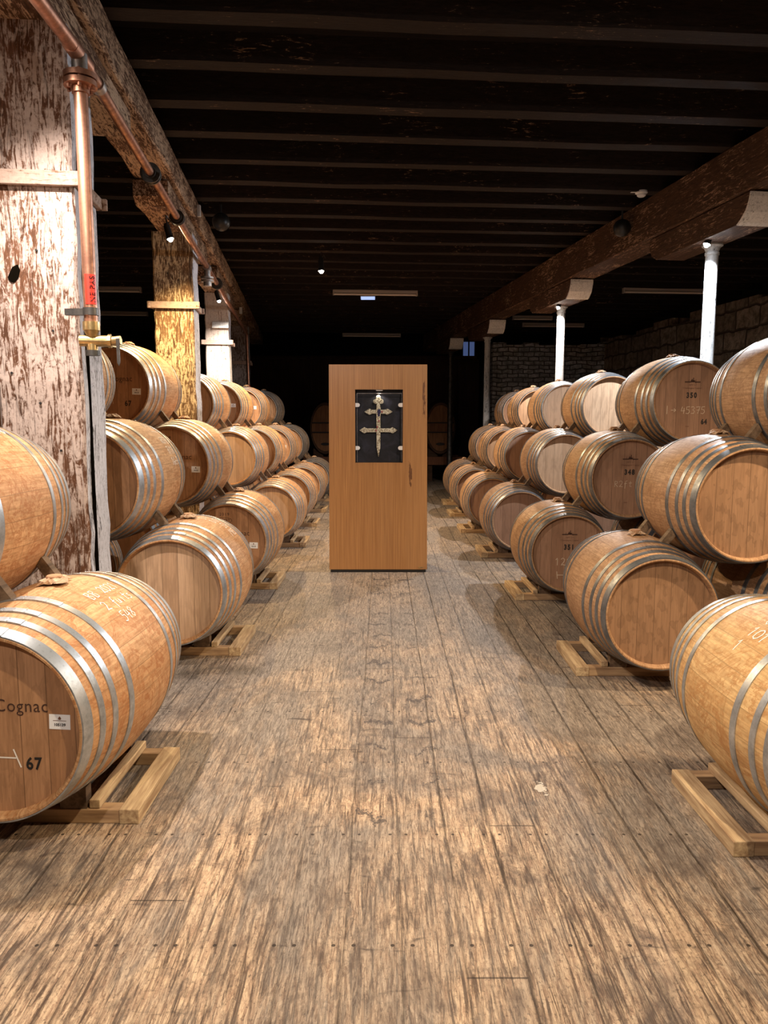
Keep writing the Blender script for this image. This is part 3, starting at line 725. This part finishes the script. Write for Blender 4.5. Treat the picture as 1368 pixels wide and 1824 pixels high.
cooper_mark(('r',2,1,0), '348'); cooper_mark(('r',2,0,0), '351')
def shift(sts, x, z): return [[(a+x, c+z) for a, c in st] for st in sts]
head_chalk(('r',2,2,0), shift(strokes(['|> 45375'], .055, adv=1.15), -.20, -.095), .0042, 'chalkf')
head_chalk(('r',2,1,0), shift(strokes(['R2ft'], .05), -.12, -.07), .003, 'chalkf')
head_chalk(('r',2,0,0), shift(strokes(['1212'], .06), -.11, -.10), .004, 'chalkf')
head_chalk(('r',2,0,0), [[(-.095, -.15), (-.09, -.21)], [(-.09, -.18), (.0, -.18)]], .004, 'chalkf')
flank_chalk(('l',0,0,0), ['BB 2021', '2 fuits', ' 548'], .047, -.075, .50, .0042)
flank_chalk(('l',0,1,0), ['0 pots', '116c7o'], .055, -.04, .30, .0065, lead=1.9)
flank_chalk(('l',1,0,0), ['5 4', '0i07/', ' 534', '/9B5'], .050, .02, .28, .005, lead=1.35)
flank_chalk(('l',1,1,0), ['1852', '8', 'BS23', '----', 'R07B', '7/18', '16c7o'], .052, .02, .15, .006, lead=1.45)
flank_chalk(('l',2,1,0), ['853', 'BS2', '1807', '7/12'], .055, .03, .40, .006, lead=1.5)
flank_chalk(('l',3,1,0), ['107', '8/23'], .05, .03, .6, .005)
flank_chalk(('r',1,1,0), ['21020', '8 2c', '5071'], .047, .30, .50, .004, 'chalkf')
flank_chalk(('r',1,1,0), ['B5'], .055, -.12, .42, .005, 'chalkf')
flank_chalk(('r',0,0,0), ['8 0', '101', '1'], .05, -.02, .5, .0045)
flank_chalk(('r',2,1,0), ['1021', '3c 5', '5071'], .045, .34, .62, .0035, 'chalkf')

# ------------------------------------------------------------------ cradles and wedges
def cradle(side, i):
    sg = -1 if side == 'l' else 1; SC, DX, DZ, Z0 = dims(side, i); X = (LX if side == 'l' else RX)[i]; Y = (LY if side == 'l' else RY)[i]+HL*SC+(.0 if side == 'l' else .07)
    sn = 'left' if side == 'l' else 'right'
    if side == 'r' and i == 0: X += .035; Y -= .02
    xe = -sg*.385 ; rnd = random.Random(i*3+(side == 'l'))      # local x of the aisle end (barrel centre at 0)
    t = thing('barrel_cradle', 'pale timber cradle on the floor under the %s stack on the %s' % (ORD[i], sn), 'cradle', (X, Y, 0), rnd.uniform(-.02, .02), 'timber cradles under the %s stacks' % sn)
    s = -sg
    def bx(name, xa, xb, ya, yb, za, zb, mat):
        b = MB(); b.box(min(xa, xb), max(xa, xb), ya, yb, za, zb); return obj(name, b, M[mat], t, bevel=.003)
    L = .275
    bx('crossbeam', s*.31, -s*1.30, -L+.004, -L+.062, 0, .055, 'palletx'); bx('crossbeam', s*.31, -s*1.30, L-.062, L-.004, 0, .055, 'palletx')
    bx('end_rail', s*.31, s*.385, -L, L, 0, .058, 'pallet')
    o = bx('upper_rail', s*.195, s*.235, -L+.01, L-.005, .056, .090, 'pallet')
    for c in (0, 1):
        for sd in (-1, 1):
            for yy in (-L+.033, L-.033):
                cx = -s*c*2*DX
                r = rad(abs(yy)+.03)*SC; b = MB(); zf = lambda dx: Z0 - math.sqrt(r*r-dx*dx) - .003
                x0, x1 = (.085, .165) if not (c == 0 and sd == s) else (.085, .185)
                b.prism([(cx+sd*x0, .056), (cx+sd*x1, .056), (cx+sd*x1, zf(x1)), (cx+sd*x0, zf(x0))][::1], yy-.024, yy+.024, 'y'); obj('chock', b, M['wedge'], t)
    return t
for side in 'lr':
    for i in range(7): cradle(side, i)
def wedges(side, i):
    sg = -1 if side == 'l' else 1; SC, DX, DZ, Z0 = dims(side, i); X = (LX if side == 'l' else RX)[i]; Yc = (LY if side == 'l' else RY)[i]+HL*SC; sn = 'left' if side == 'l' else 'right'
    for tier in (0, 1):
        for yy, wh in ((-.2, 'near'), (.2, 'far')):
            # block pinched into the notch between a barrel and the one it carries, on the aisle side
            x0 = X + sg*DX*tier; z0 = Z0 + DZ*tier; x1 = x0 + sg*DX; z1 = z0 + DZ; r = rad(abs(yy)-.03)*SC
            nrm = Vector((x1-x0, 0, z1-z0)).normalized(); tan = Vector((-nrm.z*sg, 0, nrm.x*sg)); mid = Vector(((x0+x1)/2, Yc+yy, (z0+z1)/2))
            # half gap at distance d along the tangent: dist/2 - sqrt(r^2 - d^2)
            hd = .5*math.hypot(DX, DZ); b = MB(); pr = []
            for dd in (.118, .162):
                g = hd - math.sqrt(r*r-dd*dd) - .003; pr.append((dd, g))
            pts = []
            for yb in (-.022, .022):
                for dd, g, s in ((pr[0][0], pr[0][1], -1), (pr[1][0], pr[1][1], -1), (pr[1][0], pr[1][1], 1), (pr[0][0], pr[0][1], 1)):
                    p = tan*dd + nrm*g*s; pts.append((p.x, yb, p.z))
            b.add(pts, [(0, 1, 2, 3), (7, 6, 5, 4), (0, 4, 5, 1), (1, 5, 6, 2), (2, 6, 7, 3), (3, 7, 4, 0)])
            o = obj('wooden_wedge', b, M['wedge'], loc=mid)
            tag(o, 'dark wooden wedge at %s end under the %s barrel, %s %s stack' % (wh, ['middle-tier', 'top-tier'][tier], ORD[i], sn), 'wedge', 'wedges between stacked barrels on the ' + sn)
for side in 'lr':
    for i in range(7): wedges(side, i)

# ------------------------------------------------------------------ display case
t = thing('display_case', 'tall wooden display case with glazed niche standing in the aisle', 'display case', (-.058, 7.43, 0), 0)
W0, W1, HT, DP = .490, .478, 2.055, .55
def cx(z): return W0 + (W1-W0)*z/HT
nx0, nx1, nz0, nz1 = -.225, .243, 1.10, 1.815
b = MB(); z0 = .03
fr = [(-cx(z0), 0, z0), (cx(z0), 0, z0), (W1, 0, HT), (-W1, 0, HT)]
bk = [(-cx(z0), DP, z0), (cx(z0), DP, z0), (W1, DP, HT), (-W1, DP, HT)]
ho = [(nx0, 0, nz0), (nx1, 0, nz0), (nx1, 0, nz1), (nx0, 0, nz1)]
hi = [(a, .10, c) for a, _, c in ho]
b.add(fr+bk+ho+hi, [(0,1,9,8),(1,2,10,9),(2,3,11,10),(3,0,8,11),(5,4,7,6),(1,5,6,2),(4,0,3,7),(3,2,6,7),(4,5,1,0),(8,9,13,12),(9,10,14,13),(10,11,15,14),(11,8,12,15),(12,13,14,15)])
obj('cabinet_body', b, M['veneer'], t)
b = MB(); b.box(-W0+.012, W0-.012, .012, DP-.01, 0, .03); obj('plinth', b, M['ink'], t)
b = MB(); b.box(nx0+.001, nx1-.001, .085, .099, nz0+.001, nz1-.001)
for (xa, xb, za, zb) in ((nx0+.0005, nx0+.003, nz0, nz1), (nx1-.003, nx1-.0005, nz0, nz1), (nx0, nx1, nz1-.003, nz1-.0005)): b.box(xa, xb, .006, .09, za, zb)
obj('velvet_lining', b, M['velvet'], t)
g = MB(); g.box(nx0+.018, nx1-.012, .018, .024, nz0+.008, nz1-.038); gp = obj('glass_pane', g, M['glass'], t)
b = MB()
for (xa, xb, za, zb) in ((nx0+.017, nx0+.019, nz0+.008, nz1-.038), (nx1-.013, nx1-.011, nz0+.008, nz1-.038), (nx0+.018, nx1-.012, nz1-.039, nz1-.036)): b.box(xa, xb, .017, .025, za, zb)
obj('glass_edge', b, M['castg'], t)
for sx, xx in ((1, nx0+.001), (-1, nx1-.001)):
    for zz in (1.245, 1.665):
        b = MB(); n = 10; r = .019
        pr = [(xx, zz-r), (xx+sx*.026, zz-r)] + [(xx+sx*(.026+r*math.cos(a)), zz+r*math.sin(a)) for a in [(-PI/2+PI*k/n) for k in range(1, n)]] + [(xx+sx*.026, zz+r), (xx, zz+r)]
        if sx < 0: pr = pr[::-1]
        b.prism(pr, .008, .018, 'y'); obj('glass_clip', b, M['card'], t); 
b = MB(); b.box(.405, .445, -.003, 0, .045, .056); obj('maker_badge', b, M['brass'], t)
b = MB(); b.box(-.02, .045, .012, .035, nz1-.012, nz1-.0005); nl = obj('niche_lamp', b, M['plastic'], t)
l = bpy.data.lights.new('niche_light', 'SPOT'); l.energy = 2.2; l.color = (1, .9, .72); l.spot_size = math.radians(120); l.spot_blend = .6; l.shadow_soft_size = .012
lo = bpy.data.objects.new('niche_light', l); C.objects.link(lo); lo.parent = t; lo.location = (.012, .012, nz1-.02); lo.rotation_euler = (math.radians(8), 0, 0)
# double-barred cross inside the niche
c = thing('reliquary_cross', 'silver double-barred cross with pointed ends inside the display case niche', 'cross', (-.055, 7.43+.06, 0))
ccx = .0
def plate(name, prof, y0, y1, mat, par=c):
    b = MB(); b.prism(prof, y0, y1, 'y'); return obj(name, b, M[mat], par, bevel=.004)
zt, zb_ = 1.765, 1.175
s = .022
n = 12
lob = []
def arc(cx_, cz, r, a0, a1, m=8): return [(cx_+r*math.cos(a0+(a1-a0)*k/m), cz+r*math.sin(a0+(a1-a0)*k/m)) for k in range(m+1)]
prof = [(0, zb_-.02), (s-.003, zb_+.07), (s, 1.64)] + arc(s+.006, 1.70, .024, -PI/2-.5, PI/2+.2)[:] + arc(0, 1.738, .025, -.15, PI+.15) + [(-a, z) for a, z in arc(s+.006, 1.70, .024, -PI/2-.5, PI/2+.2)[::-1]] + [(-s, 1.64), (-s+.003, zb_+.07)]
plate('upright', prof, -.012, .004, 'silver')
def bar(z, L):
    h = .02; e = .032
    return [(-L, z), (-L+.05, z-e), (-L+.075, z-h), (L-.075, z-h), (L-.05, z-e), (L, z), (L-.05, z+e), (L-.075, z+h), (-L+.075, z+h), (-L+.05, z+e)]
plate('crossbar', bar(1.60, .14), -.005, .012, 'silver'); plate('crossbar', bar(1.418, .19), -.005, .012, 'silver')
b = MB(); b.sphere((.006, -.014, 1.60), .018, 10, (1, .4, 1.5)); b.sphere((.004, -.014, 1.57), .012, 10, (1, .4, 1.5)); obj('enamel_boss', b, M['gem'], c, smooth=60)
b = MB()
for xx, zz in ((.035, 1.6), (-.012, 1.45), (.004, 1.51), (-.022, 1.418)): b.sphere((xx, -.011, zz), .009, 8, (1, .5, 1.3))
obj('enamel_stud', b, M['gemr'], c, smooth=60)

# ------------------------------------------------------------------ pipe run along the left posts
t = thing('copper_pipe', 'copper pipe run along the left posts with a valve drop', 'pipe', (0, 0, 0))
PX, PY, PZ = -1.415, 3.72, 3.20
def pp(y): return (PX - .112*(y-PY) if y > PY else PX - .04*(y-PY), y, PZ)
b = MB(); b.tube(pp(1.5), pp(PY-.06), .032, n=20); b.tube(pp(PY+.06), pp(15), .029, n=20); b.tube((pp(PY)[0], PY-.1, PZ), (pp(PY+.1)[0], PY+.12, PZ), .037, n=20)
obj('pipe_run', b, M['copper'], t, smooth=40)
b = MB(); b.tube((PX, PY, PZ), (PX, PY, PZ-.09), .036, n=20); obj('tee', b, M['castg'], t, smooth=40)
b = MB(); z = PZ-.10
for zz in (z, z-.032): b.tube((PX, PY, zz-.012), (PX, PY, zz+.012), .075, n=24)
b.tube((PX, PY, z-.075), (PX, PY, z-.03), .04, n=20)
for k in range(6): b.tube((PX+.058*math.cos(k), PY+.058*math.sin(k), z-.06), (PX+.058*math.cos(k), PY+.058*math.sin(k), z+.02), .009, n=6)
obj('flange', b, M['copper'], t, smooth=40)
b = MB(); b.tube((PX, PY, 1.98), (PX, PY, PZ-.13), .031, n=20); dp = obj('drop_pipe', b, M['copper'], t, smooth=40)
# wrapped red sticker
def wrap(name, z0, z1, a0, a1, r, mat, par, zc=0):
    b = MB(); n = 10; vs = []
    for k in range(n+1):
        a = a0+(a1-a0)*k/n
        for rr in (r, r+.0012):
            for zz in (z0, z1): vs.append((PX+rr*math.sin(a), PY-rr*math.cos(a), zz))
    fs = []
    for k in range(n):
        i = 4*k; j = i+4; fs += [(i+2, j+2, j+3, i+3), (i, i+1, j+1, j), (i+1, i+3, j+3, j+1), (i, j, j+2, i+2)]
    b.add(vs, fs); return obj(name, b, M[mat], par)
wr = wrap('warning_sticker', 2.065, 2.205, -.35, 1.45, .0315, 'red', dp); wr['label'] = 'red sticker printed NE PAS'
me = text_mesh('sticker_print', 'NE PAS', .036, M['ink'], .0005, spacing=1.1)
for v in me.vertices:
    a = .78 - (v.co.y)/.033; zz = 2.135 + v.co.x; rr = .0335
    v.co = (PX+rr*math.sin(a), PY-rr*math.cos(a), zz)
link('sticker_print', me, wr)
b = MB(); b.tube((PX, PY, 2.015), (PX, PY, 2.05), .037, n=20); b.box(PX-.12, PX, PY+.01, PY+.016, 2.017, 2.048); b.box(PX-.125, PX-.02, PY-.005, PY+.012, 2.017, 2.048)
obj('pipe_bracket', b, M['iron'], t, smooth=40)
b = MB(); b.tube((PX, PY, 1.945), (PX, PY, 1.985), .040, n=20); b.tube((PX, PY, 1.90), (PX, PY, 1.945), .018, .036, n=20); b.tube((PX-.055, PY-.01, 1.895), (PX+.075, PY+.01, 1.895), .027, n=18)
b.tube((PX, PY, 1.845), (PX, PY, 1.88), .026, n=18); b.tube((PX+.075, PY+.01, 1.895), (PX+.09, PY+.012, 1.895), .033, n=8); b.tube((PX+.09, PY+.012, 1.895), (PX+.135, PY+.012, 1.90), .022, n=16)
vv = obj('brass_valve', b, M['brass'], t, smooth=40); vv['label'] = 'old brass valve'
b = MB(); b.tube((PX, PY, 1.825), (PX, PY, 1.85), .034, n=14); obj('valve_cap', b, M['iron'], vv, smooth=40)
b = MB(); b.prism([(PX+.12, 1.905), (PX+.137, 1.905), (PX+.136, 1.79), (PX+.13, 1.775), (PX+.122, 1.79)], PY-.014, PY-.009, 'y'); obj('valve_lever', b, M['iron'], vv)
for y, r in ((5.42, .068), (6.55, .060), (9.6, .07)):
    b = MB(); p = Vector(pp(y)); d = Vector((-.112, 1, 0)).normalized(); 
    for o_ in (-.028, .008): b.tube(p+d*o_, p+d*(o_+.02), r, n=24)
    b.tube(p-d*.05, p+d*.05, .04, n=20); obj('flange', b, M['iron'], t, smooth=40)
b = MB(); p = Vector(pp(4.05)); d = Vector((-.112, 1, 0)).normalized(); b.tube(p-d*.03, p+d*.03, .037, n=20); obj('pipe_collar', b, M['castg'], t, smooth=40)
b = MB(); p = Vector(pp(8.62)); b.tube(p-d*.09, p+d*.09, .04, n=18); b.tube(p, p-Vector((0, 0, .1)), .035, n=18)
for zz in (.1, .135): b.tube(p-Vector((0, 0, zz)), p-Vector((0, 0, zz+.02)), .07, n=20)
b.tube(p-Vector((0, 0, .155)), p-Vector((0, 0, .2)), .045, n=16); obj('branch_flange', b, M['castg'], t, smooth=40)
b = MB(); x15 = pp(14.95)[0]; b.tube((x15, 14.95, 3.2), (x15+.02, 14.95, 1.75), .03, n=14); dp2 = obj('drop_pipe', b, M['copper'], t, smooth=40)
b = MB(); b.tube((x15+.018, 14.95, 1.95), (x15+.015, 14.95, 2.2), .033, n=14); obj('warning_sticker', b, M['red'], dp2, smooth=40)

# ------------------------------------------------------------------ lamps
def spot(name, label, loc, power, col, aim=(0, 0, -1), size=150, lens='bulb', stem=(0, 0, .14), tilt=(0, 0), scale=1, blend=.35, rad_=.035):
    d = Vector(aim).normalized(); q = d.to_track_quat('-Z', 'Y')
    t = tag(link(name, None, None, loc), label, 'lamp', 'spot lamps fixed to the timbers'); R = q.to_matrix()
    b = MB(); P = lambda z: R @ Vector((0, 0, z*scale))
    b.tube(P(0), P(.03), .034*scale, .030*scale, n=18, caps=False); b.tube(P(.03), P(.13), .030*scale, n=18); b.tube(P(.13), P(.15), .02*scale, n=12)
    obj('lamp_housing', b, M['black'], t, smooth=40)
    b = MB(); b.tube(P(.012), P(.016), .029*scale, n=18); b.sphere(P(-.004), .022*scale, 10); obj('lamp_lens', b, M[lens], t, smooth=50)
    b = MB(); s = Vector(stem); m = P(.14); b.path([m, m + Vector((.05, -.02, .03)), m + Vector((.07, 0, .0)), m + Vector((.03, .03, -.03)) + s*.4, s + Vector((0, .02, 0))], .005, 6); b.tube(P(.07), s, .008, n=6)
    obj('lamp_cable', b, M['black'], t)
    l = bpy.data.lights.new('lamp_light', 'SPOT'); l.energy = power; l.color = col; l.spot_size = math.radians(size); l.spot_blend = blend; l.shadow_soft_size = rad_
    lo = bpy.data.objects.new('lamp_light', l); C.objects.link(lo); lo.parent = t; lo.rotation_mode = 'QUATERNION'; lo.rotation_quaternion = q; lo.location = P(-.04)
    return t
pl = POW['left']; pr = POW['right']; pc = POW['centre']
spot('spot_lamp', 'lit spot lamp at the top left corner on the nearest post', (-1.62, 3.26, 3.19), pl[0], NEUT, (.30, -.12, -1), 162, 'bulb', (-.1, -.02, .23), scale=1.25, blend=.95)
spot('spot_lamp', 'lit spot lamp under the bolster of the second limewashed post', (-2.0, 7.3, 3.20), pl[1], GOLD, (.30, -.12, -1), 162, 'bulb', (-.04, .0, .23), blend=.7)
spot('spot_lamp', 'lit spot lamp above the bright white third post', (-2.34, 10.95, 3.2), pl[2], NEUT, (.30, -.05, -1), 164, 'bulb', (-.04, 0, .23), blend=.6)
spot('spot_lamp', 'spot lamp on the nearest right column, above the golden lit barrel', (rx(3.3)-.28, 3.15, 3.14), pr[0], WARM, (-.35, -.12, -1), 160, 'bulb', (0, .02, .16), blend=.8)
spot('spot_lamp', 'cool white spot lamp left of the tall iron column behind barrel 350', (rx(7.2)-.15, 7.17, 3.12), pr[1], COOL, (-.4, -.12, -1), 165, 'bulbc', (0, .02, .16))
spot('spot_lamp', 'spot lamp beside the second iron column head', (2.49, 11.02, 3.12), pr[2], NEUT, (-.35, -.1, -1), 165, 'bulb', (0, .02, .16))
spot('spot_lamp', 'warm spot lamp hanging from a joist above and behind the display case', (-.87, 10.75, 3.57), pc[1], GOLD, (.05, -.1, -1), 150, 'bulb', (0, 0, .27), scale=1.3)
spot('spot_lamp', 'ceiling spot lamp out of view above, trained on the display case', (1.35, 3.65, 3.66), 170, NEUT, (-1.4, 3.75, -2.0), 44, 'bulb', (0, 0, .18), blend=.6)
spot('spot_lamp', 'added fill lamp under the left beam, out of view behind the camera', (-1.2, -.7, 3.42), 260, NEUT, (.35, .75, -1), 130, 'bulb', (0, 0, .19), blend=.8)  # unseen lamp added to lift the dark near barrel heads
spot('spot_lamp', 'warm ceiling spot lamp over the near end of the aisle', (.85, 1.20, 3.66), pc[0], (1, .80, .54), (.0, .22, -1), 125, 'bulb', (0, 0, .17), blend=.8)

# ------------------------------------------------------------------ ceiling fittings
def tube_light(x, y, L, label, z=3.782, rz=A*.72):
    t = thing('tube_light', label, 'light fitting', (x, y, z), rz, 'unlit tube lights under the joists')
    b = MB(); b.box(-L/2, L/2, -.04, .04, .0, .05); b.box(-L/2, -L/2+.03, -.045, .045, -.045, .05); b.box(L/2-.03, L/2, -.045, .045, -.045, .05); obj('housing', b, M['tubeh'], t, bevel=.006)
    b = MB(); b.tube((-L/2+.03, -.012, -.026), (L/2-.03, -.012, -.026), .019, n=12); obj('glass_tube', b, M['tube'], t, smooth=40)
tube_light(-.155, 13.84, 1.52, 'unlit tube light under the joists straight above the display case')
tube_light(-.33, 20.5, 1.56, 'faint unlit tube light far back above the plank partition')
tube_light(4.95, 13.63, 1.52, 'unlit tube light at the right, crossing behind the tall column')
tube_light(4.05, 18.4, 1.50, 'unlit tube light above the whitewashed end wall')
tube_light(3.3, 17.13, .9, 'short dim tube light behind the right beam')
tube_light(-5.0, 13.47, 1.52, 'unlit tube light beyond the left posts, nearer one')
tube_light(-5.8, 16.44, 1.5, 'unlit tube light beyond the left posts, farther one')
t = thing('emergency_light', 'small bluish emergency light just below the middle tube light', 'light fitting', (-.3, 14.44, 3.762))
b = MB(); b.box(-.14, .14, -.03, .03, .01, .07); obj('housing', b, M['plastic'], t, bevel=.008)
b = MB(); b.box(-.13, .13, -.034, -.029, .015, .05); b.box(-.13, .13, -.03, .03, .002, .0095); obj('diffuser', b, M['led'], t)
t = thing('smoke_detector', 'white smoke detector on a joist near the right beam', 'smoke detector', (2.62, 7.99, 3.83))
b = MB(); b.lathe([(0, .0), (.06, .0), (.062, -.02), (.045, -.028), (.043, -.045), (.03, -.055), (0, -.055)], 24); obj('detector_head', b, M['plastic'], t, smooth=35)
b = MB(); b.box(-.11, -.04, -.015, .015, -.012, .0); obj('mounting_arm', b, M['plastic'], t)
for x, y, l in ((-1.74, 8.35, 'black round loudspeaker beside the left timber beam'), (2.62, 8.6, 'black round loudspeaker beside the right timber beam')):
    t = thing('round_loudspeaker', l, 'loudspeaker', (x, y, 3.62)); b = MB(); b.sphere((0, 0, 0), .095, 20); obj('speaker_shell', b, M['black'], t, smooth=60)
    b = MB(); b.tube((0, 0, .08), (0, 0, .18), .012, n=8); obj('hanger', b, M['black'], t)
for x, y, z, l in ((lx(8.3)+.03, 8.3, 3.72, 'small white box on the left beam above the second post'), (lx(14.2)-.02, 14.2, 3.53, 'small white box hanging on the far left beam')):
    b = MB(); b.box(-.025, .025, -.02, .02, -.06, .06); o = obj('junction_box', b, M['plastic'], loc=(x, y, z), bevel=.006); tag(o, l, 'electrical box')

# ------------------------------------------------------------------ oval tuns at the back
def tun(x, y, label, vis):
    t = thing('oval_tun', label, 'cask', (x, y, 0)); zc = 1.33; Lh = .65; a, c_ = .335, .60
    b = MB(); k = 10; pr = [(1.0-.0, -Lh)] + [(1.0+.14*(1-(2*q/k-1)**2), -Lh+2*Lh*q/k) for q in range(1, k)] + [(1.0, Lh)]
    prof = [(.90, -Lh+.05), (.92, -Lh)] + pr + [(0, Lh)]
    b.lathe(prof, 48, 'y', sx=a+.03, sz=c_+.03); o = obj('tun_staves', b, M['tund'], t, (0, 0, zc), smooth=40)
    b = MB(); b.lathe([(0, 0), (.92, 0), (.92, .03)], 48, 'y', sx=a+.03, sz=c_+.03); hd = obj('head', b, M['tun'], t, (0, -Lh+.04, zc), smooth=30)
    for zz in (.135, -.10):
        b = MB(); L = (a)*math.sqrt(1-(zz/c_)**2); b.box(-L, L, -Lh-.01, -Lh+.04, zc+zz-.014, zc+zz+.014); obj('head_bar', b, M['ink'], t)
    for xx in (-.19, -.02, .17):
        b = MB(); b.box(xx-.06, xx+.06, -Lh+.022, -Lh+.04, zc-.08, zc+.115); obj('head_block', b, M['tundoor'], t)
    b = MB(); b.box(.17, .225, -Lh+.015, -Lh+.022, zc-.03, zc+.03); obj('paper_tag', b, M['card'], t)
    b = MB(); b.lathe([(0, 0), (1, 0), (1, .03), (0, .03)], 24, 'y', sx=.11, sz=.035); obj('manhole_door', b, M['ink'], t, (0, -Lh+.02, zc-.39))
    for xx in (-.25, .25):
        b = MB(); b.box(xx-.06, xx+.06, -.5, .5, 0, .42); obj('stand_leg', b, M['tund'], t)
    b = MB(); b.box(-.55, .55, -.6, -.42, .42, .62); obj('stand_beam', b, M['tundoor'], t)
    b = MB(); b.box(-.55, .55, .42, .6, .42, .62); obj('stand_beam', b, M['tundoor'], t)
    b = MB(); 
    for yy in (-.51, .51):
        for sd in (-1, 1): b.prism([(sd*.06, .62), (sd*.3, .62), (sd*.3, .84), (sd*.06, .66)][::sd], yy-.06, yy+.06, 'y')
    obj('stand_saddle', b, M['tund'], t)
tun(1.40, 19.4, 'oval oak tun with a white tag at the back, right of the display case', 1)
tun(-1.46, 19.4, 'dim oval oak tun at the back, left of the display case', 0)
